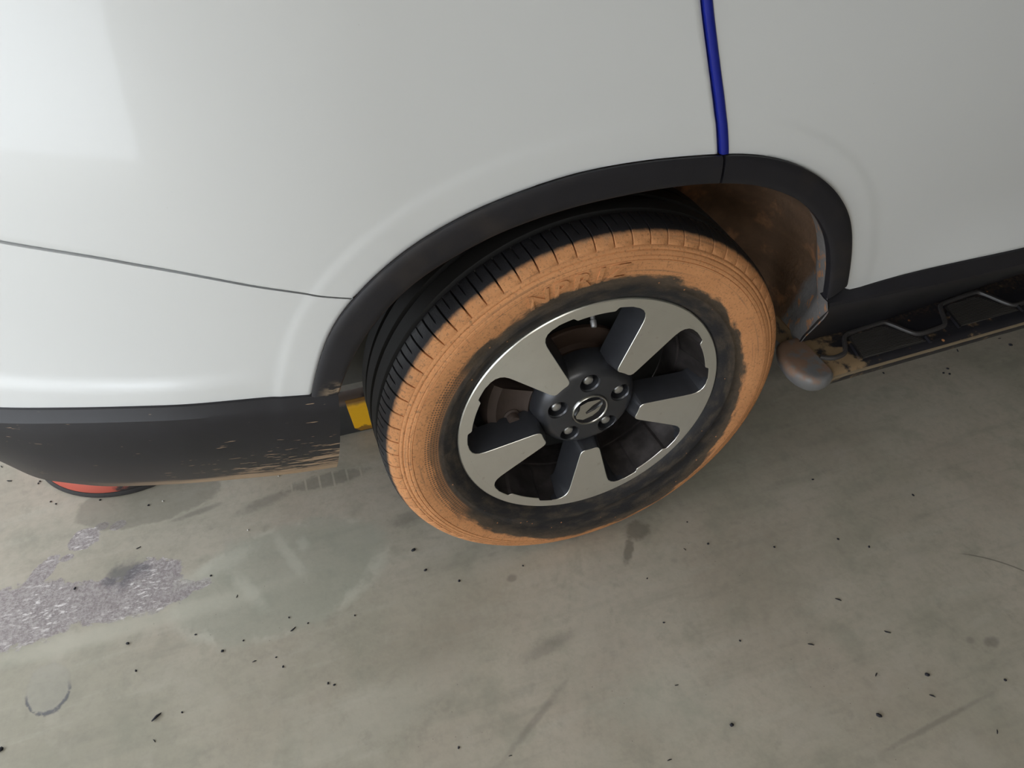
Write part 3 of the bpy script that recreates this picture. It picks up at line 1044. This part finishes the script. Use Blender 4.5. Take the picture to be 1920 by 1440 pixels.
# ribbed tread pads: real ribs on a thin plate
base_pad = [(.522, -.034), (.538, .022), (.548, .027), (.618, .033), (.628, .030), (.668, -.022), (.672, -.030)]
for k in range(5):
    dx, dy = .242 * k, .0185 if k else 0.0
    pad = [(x + dx, y_ + (.0185 + .010 * (k - 1) if k else 0)) for x, y_ in base_pad]
    pad = [(x, max(-.038 + sy(x), min(y_, .043 + min(.045, .10 * max(0, x - .60))))) for x, y_ in pad]
    bm = bmesh.new()
    vs = [bm.verts.new((x, y_, zt + .0004)) for x, y_ in pad]
    f = bm.faces.new(vs)
    ex = bmesh.ops.extrude_face_region(bm, geom=[f])
    for v in ex['geom']:
        if isinstance(v, bmesh.types.BMVert):
            v.co.z -= .003
    ys = np.linspace(min(q[1] for q in pad) + .002, max(q[1] for q in pad) - .002, 17)
    for y_ in ys:
        xs_ = [x for x in np.linspace(min(q[0] for q in pad), max(q[0] for q in pad), 200) if inside(pad, x, y_)]
        if len(xs_) < 12:
            continue
        xa, xb_ = xs_[0] + .004, xs_[-1] - .004
        q = [bm.verts.new(c_) for c_ in ((xa, y_ - .0013, zt + .0003), (xb_, y_ - .0013, zt + .0003), (xb_, y_ + .0013, zt + .0003), (xa, y_ + .0013, zt + .0003))]
        tq = [bm.verts.new(c_) for c_ in ((xa + .001, y_ - .0005, zt + .0020), (xb_ - .001, y_ - .0005, zt + .0020), (xb_ - .001, y_ + .0005, zt + .0020), (xa + .001, y_ + .0005, zt + .0020))]
        bm.faces.new(tq)
        for i in range(4):
            bm.faces.new((q[i], q[(i + 1) % 4], tq[(i + 1) % 4], tq[i]))
    from_bm('tread_pad', bm, PADM, step, smooth=None)
    # little dividers either side of the pad
    a, b = pad[0], pad[1]
    for (x0, y0, x1, y1) in ((a[0] - .003, a[1] - .004, a[0] + (b[0] - a[0]) * .75 - .003, a[1] + (b[1] - a[1]) * .75), (pad[6][0] + .004, pad[6][1] - .008, pad[6][0] + .008, pad[6][1] + .010)):
        bm = bmesh.new()
        vs = []
        for z_, w in ((zt - .001, .0035), (zt + .0032, .0018)):
            for (x, y_, s_) in ((x0, y0, -1), (x0, y0, 1), (x1, y1, 1), (x1, y1, -1)):
                vs.append(bm.verts.new((x + s_ * w, y_, z_)))
        bm.faces.new(vs[4:8])
        for i in range(4):
            bm.faces.new((vs[i], vs[(i + 1) % 4], vs[4 + (i + 1) % 4], vs[4 + i]))
        from_bm('divider_rib', bm, PLASTIC_STEP, step)

# rounded grey end cap
plan = [(.449, .060), (.425, .060), (.402, .052), (.389, .030), (.383, .004), (.384, -.020), (.392, -.042), (.405, -.057), (.424, -.063), (.440, -.0605), (.4495, -.054)]
plan = resample(plan, 40)
rows = []
for (zz, sh) in ((zt + .0015, .030), (zt + .0012, .012), (zt + .0002, .006), (zt - .003, .0022), (zt - .008, .0), (zt - .018, .001), (zt - .028, .005), (zt - .037, .012), (zt - .042, .022), (zt - .044, .034)):
    row = []
    for (x, y_) in plan:
        cx, cy = .4495, .012
        dx, dy = x - cx, y_ - cy
        L = math.hypot(dx, dy) + 1e-6
        k_ = max(0.0, (L - sh) / L)
        row.append((cx + dx * k_ if abs(dx) > 1e-4 else x, cy + dy * k_, zz))
    rows.append(row)
V, F = grid(rows)
F.append(tuple(range(40)))
F.append(tuple((len(rows) - 1) * 40 + k for k in range(40)))
o = mk('end_cap', V, F, CAPMAT, step, smooth=60)
o['label'] = 'grey rounded end cap with mud on it'

# ------------------------------------------------------------------ the wheel
UVR = lambda co: (math.hypot(co[0], co[2]) * 4, (math.atan2(co[2], co[0]) / (2 * PI)) % 1.0)
SPK = 128.5                                            # first spoke, degrees


def rim_in(a):
    """inner radius of the machined ring; lands reach further in, half way between spokes"""
    d = (math.degrees(a) - SPK + 36) % 72 - 36        # -36..36 from the nearest spoke
    e = 36 - abs(d)                                    # 0 at the middle of a window
    land = 1 - sstep(e, 8.0, 10.0)
    return .2215 - .0065 * land


wheel = empty('alloy_wheel', WC, car)
wheel['label'] = 'five-spoke two-tone alloy wheel'
def win(a):
    """1 in a window, 0 where a spoke joins the ring"""
    d = (math.degrees(a) - SPK + 36) % 72 - 36
    return sstep(abs(d), 19.0, 20.0)


# machined ring
n = 720
rows = []
for (y_, rf) in ((.0045, lambda a: .2385), (.0015, lambda a: .2378), (0.0, lambda a: .2362), (0.0, lambda a: .5 * (.2362 + rim_in(a))), (0.0, lambda a: rim_in(a) + .0007 * win(a)), (None, lambda a: rim_in(a))):
    rows.append([(rf(2 * PI * k / n) * math.cos(2 * PI * k / n), .0007 * win(2 * PI * k / n) if y_ is None else y_, rf(2 * PI * k / n) * math.sin(2 * PI * k / n)) for k in range(n)])
V, F = grid(rows, False, True)
o = mk('machined_ring', V, F, MACHINED, wheel, WC, smooth=25, uv=UVR)
o['label'] = 'bright machined ring of the wheel'
# barrel, with the lands running inwards


def barrel_r(y_, r_, a):
    if y_ > .075:
        return r_
    return r_ - (.2215 - rim_in(a)) * (1.0 if y_ < .06 else (0.075 - y_) / .015)


V, F = lathe([(.0010, .2215), (.006, .2212), (.018, .2190), (.040, .2130), (.058, .2070), (.066, .2035), (.075, .2030), (.0755, .1990), (.085, .1985), (.130, .1980), (.190, .2010), (.200, .2300), (.21, .232)], 360, rfun=barrel_r)
mk('barrel', V, F, BARREL, wheel, WC, smooth=30)

# spokes
half = [(.0938, 6.4), (.0950, 8.3), (.0972, 9.5), (.1005, 10.2), (.106, 10.5), (.120, 10.7), (.14, 10.85), (.16, 11.0), (.18, 11.1), (.195, 11.25), (.204, 11.7), (.211, 12.7), (.2165, 14.3), (.2200, 16.6), (.2215, 19.5)]


def pol(r_, deg):
    a = math.radians(deg)
    return Vector((r_ * math.cos(a), 0, r_ * math.sin(a)))


def make_spoke(name, centre):
    K = 17
    V, F, fm = [], [], []
    nH = len(half)
    for r_, w in half:                                  # flat machined face, a polar grid
        for k in range(K):
            q = pol(r_, centre - w + 2 * w * k / (K - 1))
            V.append((q.x, 0.0, q.z))
    for i in range(nH - 1):
        for k in range(K - 1):
            F.append((i * K + k, i * K + k + 1, (i + 1) * K + k + 1, (i + 1) * K + k))
            fm.append(0)
    # open outline: outer left end, down one side, across the tip, up the other side
    loop = [i * K for i in range(nH - 1, 0, -1)] + [k for k in range(K)] + [i * K + K - 1 for i in range(1, nH)]
    P = [Vector(V[i]) for i in loop]
    nP_ = len(P)
    nr = []
    for i in range(nP_):
        a, b = P[max(0, i - 1)], P[min(nP_ - 1, i + 1)]
        t_ = (b - a).normalized()
        nr.append(Vector((t_.z, 0, -t_.x)))
    mid = pol(.16, centre)
    if (P[8] + nr[8] * .001 - mid).length < (P[8] - mid).length:
        nr = [-v for v in nr]
    prev = loop
    for ri, (y_, off) in enumerate(((.0007, .0006), (.0030, .0014), (.012, .0042), (.030, .0085), (.050, .0120))):
        cur = []
        for i in range(nP_):
            o_ = min(off, .0006) if (i < 2 or i > nP_ - 3) else off
            q = P[i] + nr[i] * o_
            cur.append(len(V))
            V.append((q.x, y_, q.z))
        for i in range(nP_ - 1):
            F.append((prev[i], prev[i + 1], cur[i + 1], cur[i]))
            fm.append(0 if ri == 0 else 1)
        prev = cur
    return mk(name, V, F, None, wheel, WC, smooth=20, mats=[MACHINED, GUNMETAL], fmat=fm, uv=UVR)


for k in range(5):
    make_spoke('spoke', SPK + 72 * k)

# hub with bored lug holes
HUBY = .0115
NUTA = [93.0 + 72 * k for k in range(5)]
prof = [(HUBY + .004, .0), (HUBY + .004, .028), (HUBY, .034), (HUBY, .070), (HUBY + .001, .0735), (HUBY + .004, .0790), (.022, .0860), (.034, .0925), (.048, .0965), (.060, .0970), (.060, .0)]
V, F = lathe(prof, 120)
hub = mk('hub', V, F, GUNMETAL, wheel, WC, smooth=30)
bm = bmesh.new()
for a in NUTA:
    q = pol(.0605, a)
    V2, F2 = lathe([(-.02, 0), (-.02, .0185), (HUBY + .0015, .0185), (HUBY + .004, .0165), (.034, .0150), (.036, 0.0)], 40)
    vs = [bm.verts.new((v[0] + q.x, v[1], v[2] + q.z)) for v in V2]
    for f in F2:
        try:
            bm.faces.new([vs[i] for i in f])
        except ValueError:
            pass
bmesh.ops.remove_doubles(bm, verts=bm.verts, dist=1e-6)
cut = from_bm('cutter', bm, GUNMETAL, wheel, WC)
bmh = bmesh.new()
bmh.from_mesh(hub.data)
bmesh.ops.remove_doubles(bmh, verts=bmh.verts, dist=1e-6)
bmesh.ops.recalc_face_normals(bmh, faces=bmh.faces)
bmh.to_mesh(hub.data)
bmh.free()
md = hub.modifiers.new('bore', 'BOOLEAN')
md.operation = 'DIFFERENCE'
md.solver = 'EXACT'
md.object = cut
bpy.context.view_layer.update()
dg = bpy.context.evaluated_depsgraph_get()
newme = bpy.data.meshes.new_from_object(hub.evaluated_get(dg))
hub.modifiers.clear()
hub.data = newme
newme.shade_smooth()
newme.set_sharp_from_angle(angle=math.radians(30))
bpy.data.objects.remove(cut, do_unlink=True)

# lug nuts
bm = bmesh.new()
V2, F2 = lathe([(.034, .0), (.034, .0105), (.026, .0105), (.0245, .0095), (.0200, .0090), (.0180, .0075), (.0168, .0045), (.0164, .0)], 6 * 6)
rowsn = []
nut0 = None
for k, a in enumerate(NUTA):
    q = pol(.0605, a)
    V3 = []
    for v in V2:
        rr = math.hypot(v[0], v[2])
        if rr > .0098:                                  # hexagonal skirt
            an = math.atan2(v[2], v[0])
            s_ = math.cos(PI / 6) / math.cos((an % (PI / 3)) - PI / 6)
            V3.append((v[0] * s_ * 1.06, v[1], v[2] * s_ * 1.06))
        else:
            V3.append(v)
    if nut0 is None:
        nut0 = mk('lug_nut', V3, F2, NUTM, wheel, WC + q, smooth=25)
    else:
        o = nut0.copy()
        COL.objects.link(o)
        place(o, wheel, WC + q)
bm.free()

# centre cap with its winged emblem
V, F = lathe([(.0095, .0), (.0095, .0290), (.0088, .0298), (.0075, .0305), (.0070, .0318), (.0080, .0330), (.0115, .0338), (.017, .034)], 72)
fm = []
for f in F:
    rmean = sum(math.hypot(V[i][0], V[i][2]) for i in f) / len(f)
    fm.append(1 if rmean > .0296 else 0)
mk('centre_cap', V, F, None, wheel, WC, smooth=50, mats=[BLACKG, CHROME], fmat=fm)
EM = [(-.0265, -.0065), (-.020, .006), (-.0195, .0165), (-.006, .0225), (.0155, .0215), (.0175, .0185), (.0035, .0105), (-.0085, -.002), (-.007, -.0065), (.009, -.001), (.0225, .0095),
      (.016, -.0055), (.005, -.0145), (-.012, -.0190), (-.0245, -.0130)]
bm = bmesh.new()
vs = [bm.verts.new((x, .0094, z)) for x, z in EM]
f = bm.faces.new(vs)
ex = bmesh.ops.extrude_face_region(bm, geom=[f])
top_v = [v for v in ex['geom'] if isinstance(v, bmesh.types.BMVert)]
cx = sum(v.co.x for v in top_v) / len(top_v)
cz = sum(v.co.z for v in top_v) / len(top_v)
for v in top_v:
    v.co.y = .0078
bmesh.ops.triangulate(bm, faces=[fa for fa in bm.faces if len(fa.verts) > 4])
o = from_bm('emblem', bm, CHROME, wheel, WC, smooth=30)
o['label'] = 'chrome winged emblem on the centre cap'

# valve stem
V, F = lathe([(0, 0), (0, .0038), (.0015, .0048), (.011, .0050), (.012, .0036), (.028, .0042), (.030, .006), (.030, 0)], 18)
dirv = Vector((.12, .80, .58)).normalized()
rot = Vector((0, 1, 0)).rotation_difference(dirv).to_matrix()
V = [rot @ Vector(v) for v in V]
mk('valve_stem', V, F, plain('valve_cap', (0.30, 0.30, 0.31), 0.40, 0.5), wheel, (-.004, .016, .530), smooth=40)

# ------------------------------------------------------------------ brake
disc = None
V, F = lathe([(.074, .060), (.062, .062), (.062, .080), (.079, .082), (.0865, .088), (.087, .116), (.0890, .1185), (.097, .1185), (.0990, .117), (.100, .085), (.12, .07), (.12, 0)], 96)
disc = mk('brake_disc', V, F, RUST, car, WC, smooth=30)
disc['label'] = 'rusty brake disc behind the spokes'
bm = bmesh.new()
rows = []
a0, a1 = math.radians(157), math.radians(203)
for (y_, ra, rb) in ((.052, .108, .150), (.046, .100, .158), (.046, .100, .158), (.052, .094, .172), (.075, .090, .178), (.110, .092, .176)):
    row = []
    for k in range(15):
        a = a0 + (a1 - a0) * k / 14
        row.append((rb * math.cos(a), y_, rb * math.sin(a)))
    for k in range(14, -1, -1):
        a = a0 + (a1 - a0) * k / 14
        row.append((ra * math.cos(a), y_, ra * math.sin(a)))
    rows.append(row)
V, F = grid(rows, False, True)
F.append(tuple(range(30)))
bm.free()
cal = mk('brake_caliper', V, F, CALIPER, car, WC, smooth=40)
cal['label'] = 'brown iron brake caliper behind the wheel window'
V, F = lathe([(0, 0), (0, .009), (.004, .0105), (.012, .0105), (.014, .014), (.024, .014)], 24)
mk('caliper_bolt', V, F, CALIPER, cal, WC + Vector((-.128, .036, -.012)), smooth=40)
bm = bmesh.new()
box(bm, 0, 0, 0, .020, .03, .085, .005)
mk_o = from_bm('caliper_bracket', bm, CALIPER, cal, WC + Vector((-.086, .058, -.012)))
V, F = lathe([(.118, .0), (.118, .196), (.121, .196), (.121, 0)], 64)
mk('backing_plate', V, F, DARK, car, WC)

# ------------------------------------------------------------------ the tyre
PROF = [(.0050, .2380), (.0015, .2405), (-.0020, .2450), (-.0055, .2510), (-.0085, .2580), (-.0105, .2640), (-.0112, .2670), (-.0100, .2690), (-.0128, .2800), (-.0155, .2930), (-.0172, .3040),
        (-.0178, .3130), (-.0177, .3165), (-.0164, .3172), (-.0176, .3180), (-.0172, .3215), (-.0168, .3228), (-.0154, .3236), (-.0162, .3245), (-.0150, .3285), (-.0140, .3300), (-.0122, .3308), (-.0130, .3328), (-.0118, .3355), (-.0092, .3370), (-.0050, .3400), (.004, .3450), (.018, .3490), (.044, .3535),
        (.105, .3545), (.166, .3535), (.190, .3500), (.206, .3430), (.218, .3300), (.225, .3100), (.2210, .2800), (.2100, .2520), (.2020, .2330)]
V, F = lathe(PROF, 300)
tyre = mk('tyre', V, F, TYRE, car, WC, smooth=50)
tyre['label'] = 'black tyre with sidewall caked in dried orange mud'
# tread ribs
for (ya, yb_, rr) in ((.0515, .0870, .3613), (.0950, .1310, .3620), (.1390, .1730, .3613), (.181, .207, .357)):
    e = .0016
    drop = 0.0 if ya < .18 else .009
    V, F = lathe([(ya, .350), (ya + .0004, rr - e), (ya + e, rr), (yb_ - e, rr - drop), (yb_ - .0004, rr - e - drop), (yb_, .342)], 300)
    mk('tread_rib', V, F, RUBBER, tyre, WC, smooth=35)
# shoulder blocks
BP = [(-.0098, .3375), (-.0092, .3400), (-.0060, .3455), (-.0015, .3507), (.0050, .3547), (.0130, .3575), (.0220, .3594), (.0320, .3604), (.0420, .3609), (.0432, .3600)]
NB = 75
dA = 2 * PI / NB
gap = .0021 / .352
cols = [(-.5 * dA + gap * .5, 0), (-.5 * dA + gap * .5 + .0018, 0)]
for c0 in (.02 * dA,):
    w = .0008 / .352
    cols += [(c0 - 1.6 * w, 0), (c0 - w, 1), (c0 + w, 1), (c0 + 1.6 * w, 0)]
cols += [(.5 * dA - gap * .5 - .0018, 0), (.5 * dA - gap * .5, 0)]
rows = []
for j, (a, notch) in enumerate(cols):
    row = []
    edge = j in (0, len(cols) - 1)
    row.append((-.004, .3385, a))
    for i, (y_, r_) in enumerate(BP):
        rr = r_ - (.0011 if edge else 0)
        if notch and 6 <= i <= 8:
            rr -= .0030
        row.append((y_, rr, a + .010 * sstep(y_, .0, .043)))
    row.append((.0435, .350, a + .010))
    rows.append([(q[1] * math.cos(q[2]), q[0], q[1] * math.sin(q[2])) for q in row])
V, F = grid(rows)
nB_ = len(rows[0])
for j in (0, len(rows) - 1):
    F.append(tuple(j * nB_ + k for k in range(nB_)))
blk0 = mk('shoulder_block', V, F, TYRE, tyre, WC, smooth=40)
offA = math.radians(94.3 + 2.4)
for k in range(NB):
    o = blk0 if k == 0 else blk0.copy()
    if k:
        COL.objects.link(o)
        place(o, tyre, WC)
    o.rotation_euler = (0, -(offA + k * dA), 0)

# raised lettering on the sidewall
sw_r = [.2690, .2800, .2930, .3040, .3130, .3215, .3285]
sw_y = [-.0100, -.0128, -.0155, -.0172, -.0178, -.0172, -.0150]
th = math.radians(115.5)
for ch in 'NPRIZ':
    cu = bpy.data.curves.new('letter', 'FONT')
    cu.body = ch
    cu.size = .036
    cu.extrude = .0018
    cu.resolution_u = 3
    cu.offset = .0011
    tmp = bpy.data.objects.new('letter_tmp', cu)
    COL.objects.link(tmp)
    bpy.context.view_layer.update()
    dg = bpy.context.evaluated_depsgraph_get()
    me = bpy.data.meshes.new_from_object(tmp.evaluated_get(dg))
    bpy.data.objects.remove(tmp, do_unlink=True)
    wid = max(v.co.x for v in me.vertices)
    for v in me.vertices:
        x_, h_, z_ = v.co
        r_ = .2895 + h_ * 1.0
        a = th - (x_ * 1.25 + h_ * .22) / .30
        y_ = float(np.interp(r_, sw_r, sw_y)) - z_ - .0006
        v.co = (r_ * math.cos(a), y_, r_ * math.sin(a))
    th -= (wid * 1.25 + .0065) / .30
    me.materials.clear()
    me.materials.append(TYRE)
    o = bpy.data.objects.new('raised_letter', me)
    COL.objects.link(o)
    place(o, tyre, WC)

# ------------------------------------------------------------------ wheel stop under the car
stop = empty('wheel_stop', (-.38, .49, ZF))
tag(stop, 'black rubber wheel stop with a yellow panel on the floor behind the tyre', 'wheel stop')
secp = [(.4400, ZF), (.4400, .004), (.4440, .066), (.4490, .0790), (.4560, .0830), (.4850, .0830), (.4930, .0780), (.535, ZF)]
xsn = [-.72, -.712, -.60, -.45, -.30, -.15, -.05, -.042]
rows = []
for i, x in enumerate(xsn):
    s_ = .93 if i in (0, len(xsn) - 1) else 1.0
    rows.append([(x, .4875 + (y_ - .4875) * s_, ZF + (z_ - ZF) * s_) for y_, z_ in secp])
V, F = grid(rows)
F.append(tuple(range(len(secp))))
F.append(tuple((len(xsn) - 1) * len(secp) + k for k in range(len(secp))))
mk('block', V, F, STOPB, stop, smooth=40)
# yellow panels with clipped corners
for k, cx in enumerate((-.345, -.555)):
    w = .043
    V2, F = [], []
    zr = [.0825, .0790, .0660, .0350, .0060, ZF + .0040]
    for d in (-.0020, .004):
        for z_ in zr:
            yf = float(np.interp(z_, [ZF, .004, .066, .079, .083], [.4400, .4400, .4440, .4490, .456]))
            ww = w if z_ > 0 else w - .012
            sh_ = .010 * (.0825 - z_) / .09
            V2.append((cx - ww + sh_, yf + d, z_))
            V2.append((cx + ww + sh_, yf + d, z_))
    nr_ = len(zr)
    for i in range(nr_ - 1):
        F.append((2 * i, 2 * i + 1, 2 * i + 3, 2 * i + 2))
        F.append((2 * nr_ + 2 * i, 2 * nr_ + 2 * i + 1, 2 * nr_ + 2 * i + 3, 2 * nr_ + 2 * i + 2))
        F.append((2 * i, 2 * i + 2, 2 * nr_ + 2 * i + 2, 2 * nr_ + 2 * i))
        F.append((2 * i + 1, 2 * i + 3, 2 * nr_ + 2 * i + 3, 2 * nr_ + 2 * i + 1))
    F.append((0, 1, 2 * nr_ + 1, 2 * nr_))
    F.append((2 * nr_ - 2, 2 * nr_ - 1, 4 * nr_ - 1, 4 * nr_ - 2))
    o = mk('yellow_panel', V2, F, YELLOW, stop, smooth=None)

# ------------------------------------------------------------------ round red base under the bumper
base = empty('floor_bollard_base', (-.87, .62, ZF))
tag(base, 'round red-topped rubber base with a black rim below the rear bumper', 'bollard base')


def lathe_z(prof, n, cx, cy, cz):
    V_, F_ = lathe([(z_, r_) for r_, z_ in prof], n)
    return [(v[0] + cx, v[2] + cy, v[1] + cz) for v in V_], F_


V, F = lathe_z([(.0, 0), (.205, 0), (.207, .003), (.206, .008), (.203, .011), (.190, .012)], 96, -.87, .62, ZF)
mk('rubber_rim', V, F, BLACKR, base)
V, F = lathe_z([(.2015, .010), (.2005, .016), (.195, .032), (.186, .046), (.165, .056), (.0, .062)], 96, -.87, .62, ZF)
mk('red_top', V, F, REDM, base)

# ------------------------------------------------------------------ crumbs on the floor
CR = [(-0.815, -0.108, 's', 9.0), (-0.577, -0.019, 's', 6.0), (-0.864, 0.049, 'o', 4.0), (-0.747, 0.028, 'o', 3.0), (-0.702, -0.021, 'o', 4.0), (-0.650, -0.059, 's', 4.0), (-0.602, -0.086, 'o', 3.0), (-0.612, -0.064, 'o', 2.5), (-0.665, -0.012, 'o', 2.5), (-0.581, 0.008, 'o', 2.5), (-0.549, -0.015, 'o', 2.5), (-0.849, -0.010, 'o', 3.0), (-0.817, -0.147, 's', 3.5), (-0.773, -0.113, 'o', 2.5), (-0.531, -0.142, 'o', 3.0), (-0.521, -0.148, 'o', 3.0), (-0.670, 0.085, 's', 3.5), (-0.715, 0.148, 'o', 3.0), (-0.964, 0.202, 'o', 4.0), (-0.851, 0.262, 's', 5.0), (-0.833, 0.369, 'o', 3.5), (-1.054, -0.082, 'o', 6.0), (-0.327, 0.078, 'o', 6.0), (-0.315, 0.026, 'o', 4.0), (-0.259, -0.019, 'o', 4.0), (-0.464, -0.027, 'o', 2.5), (0.192, -0.094, 's', 3.5), (0.077, -0.226, 'o', 3.0), (0.043, -0.340, 's', 3.5), (-0.130, -0.026, 'o', 2.5), (-0.027, -0.447, 's', 4.0), (0.090, -0.131, 'o', 2.5), (-0.269, -0.358, 's', 3.0), (-0.345, -0.319, 'o', 3.0), (0.545, -0.023, 'o', 3.5), (0.724, -0.129, 'o', 4.0), (0.229, -0.036, 'o', 2.5), (0.243, -0.098, 'o', 3.5), (0.500, -0.173, 'o', 3.5), (0.548, -0.209, 'o', 3.5), (0.366, -0.148, 'o', 3.0), (0.414, -0.289, 's', 6.0), (0.310, -0.350, 's', 5.5), (0.458, -0.375, 's', 6.0), (0.385, -0.436, 's', 4.5), (0.470, -0.465, 'o', 5.5), (0.192, -0.303, 'o', 2.8), (0.342, -0.497, 'o', 6.5), (0.593, -0.517, 'o', 4.0), (0.512, -0.583, 's', 4.0), (0.098, -0.431, 'o', 5.0), (0.452, -0.498, 's', 5.0), (1.315, 0.199, 'o', 7.0), (1.309, 0.231, 's', 5.0), (1.166, 0.226, 's', 6.0), (1.090, 0.177, 'o', 5.0), (1.068, 0.167, 'o', 4.5), (1.080, 0.159, 'o', 4.5), (0.867, 0.231, 'o', 4.5), (0.924, 0.216, 'o', 4.0), (-1.144, 0.588, 's', 4.0), (-1.122, 0.537, 's', 6.0), (-1.058, 0.514, 'o', 3.0), (-1.061, 0.509, 'o', 3.0), (-1.030, 0.446, 'o', 3.0), (-1.019, 0.436, 'o', 3.0), (-0.931, 0.417, 'o', 3.0)]
SPECIAL = {0: ('longest black rubber stick, lying alone on the lower left floor', .62),
           1: ('curved black rubber stick on the floor, right of the worn patch', .5),
           22: ('largest round black rubber lump, on the floor below the tyre', None),
           23: ('middle lump of the row of three below the tyre', None),
           24: ('last lump in the row of three below the tyre, farthest right', None),
           43: ('plump black rubber stick on the right floor, below the hairline scratch', -.7),
           45: ('black heart-shaped lump on the right side of the floor', None),
           47: ('big double black lump near the lower right of the floor', None),
           52: ('large black lump on the shaded floor by the running board', None)}


def crumb_mesh(name, kind, seed):
    rnd = random.Random(seed)
    bm = bmesh.new()
    bmesh.ops.create_icosphere(bm, subdivisions=1, radius=1.0)
    ex_ = (2.6, .55, .45) if kind == 's' else (1.15, .85, .55)
    for v in bm.verts:
        k_ = rnd.uniform(.78, 1.18)
        v.co = Vector((v.co.x * ex_[0] * k_, v.co.y * ex_[1] * k_, v.co.z * ex_[2] * k_))
        if kind == 's':
            v.co.y += .10 * v.co.x * v.co.x * (1 if seed % 2 else -1) * .6
    zmin = min(v.co.z for v in bm.verts)
    for v in bm.verts:
        v.co.z -= zmin
    me = bpy.data.meshes.new(name)
    bm.to_mesh(me)
    bm.free()
    me.materials.append(CRUMB)
    me.shade_smooth()
    return me


CM = {('s', i): crumb_mesh('rubber_crumb_stick', 's', i) for i in range(3)}
CM.update({('o', i): crumb_mesh('rubber_crumb_lump', 'o', 10 + i) for i in range(4)})
rnd = random.Random(11)
for i, (x, y, k, s_) in enumerate(CR):
    o = bpy.data.objects.new('rubber_crumb', CM[(k, i % (3 if k == 's' else 4))])
    COL.objects.link(o)
    sc_ = s_ * .00078 if k == 'o' else s_ * .00046
    rz = rnd.uniform(-1.2, 1.2) if k == 's' else rnd.uniform(0, 6.28)
    lab = None
    if i in SPECIAL:
        lab, ra = SPECIAL[i]
        if ra is not None:
            rz = ra
    o.scale = (sc_, sc_, sc_)
    o.rotation_euler = (0, 0, rz)
    place(o, None, (x, y, ZF))
    if lab:
        tag(o, lab, 'rubber crumb', 'black rubber crumbs on the floor')
    else:
        if x < -.9 and y > .4:
            where = 'beside the red base below the bumper'
        elif x < -.6:
            where = 'near the worn patch on the left floor'
        elif x < -.2:
            where = 'on the floor left of the tyre'
        elif x < .25:
            where = 'on the floor in front of the tyre'
        elif x > .8:
            where = 'on the shaded floor behind the running board'
        elif y < -.25:
            where = 'on the lower right floor'
        else:
            where = 'on the right floor below the running board'
        tag(o, ('thin black rubber sliver ' if k == 's' else 'tiny round black rubber speck ') + where, 'rubber crumb', 'black rubber crumbs on the floor')
gm = CM[('o', 1)].copy()
gm.materials.clear()
gm.materials.append(PALE)
for (x, y) in ((-0.563, 0.362), (-0.638, 0.236), (-0.804, 0.371)):
    o = bpy.data.objects.new('grit', gm)
    COL.objects.link(o)
    o.scale = (.0022,) * 3
    place(o, None, (x, y, ZF))
    tag(o, 'tiny white grit speck on the floor below the black bumper', 'grit', 'white grit specks below the bumper')
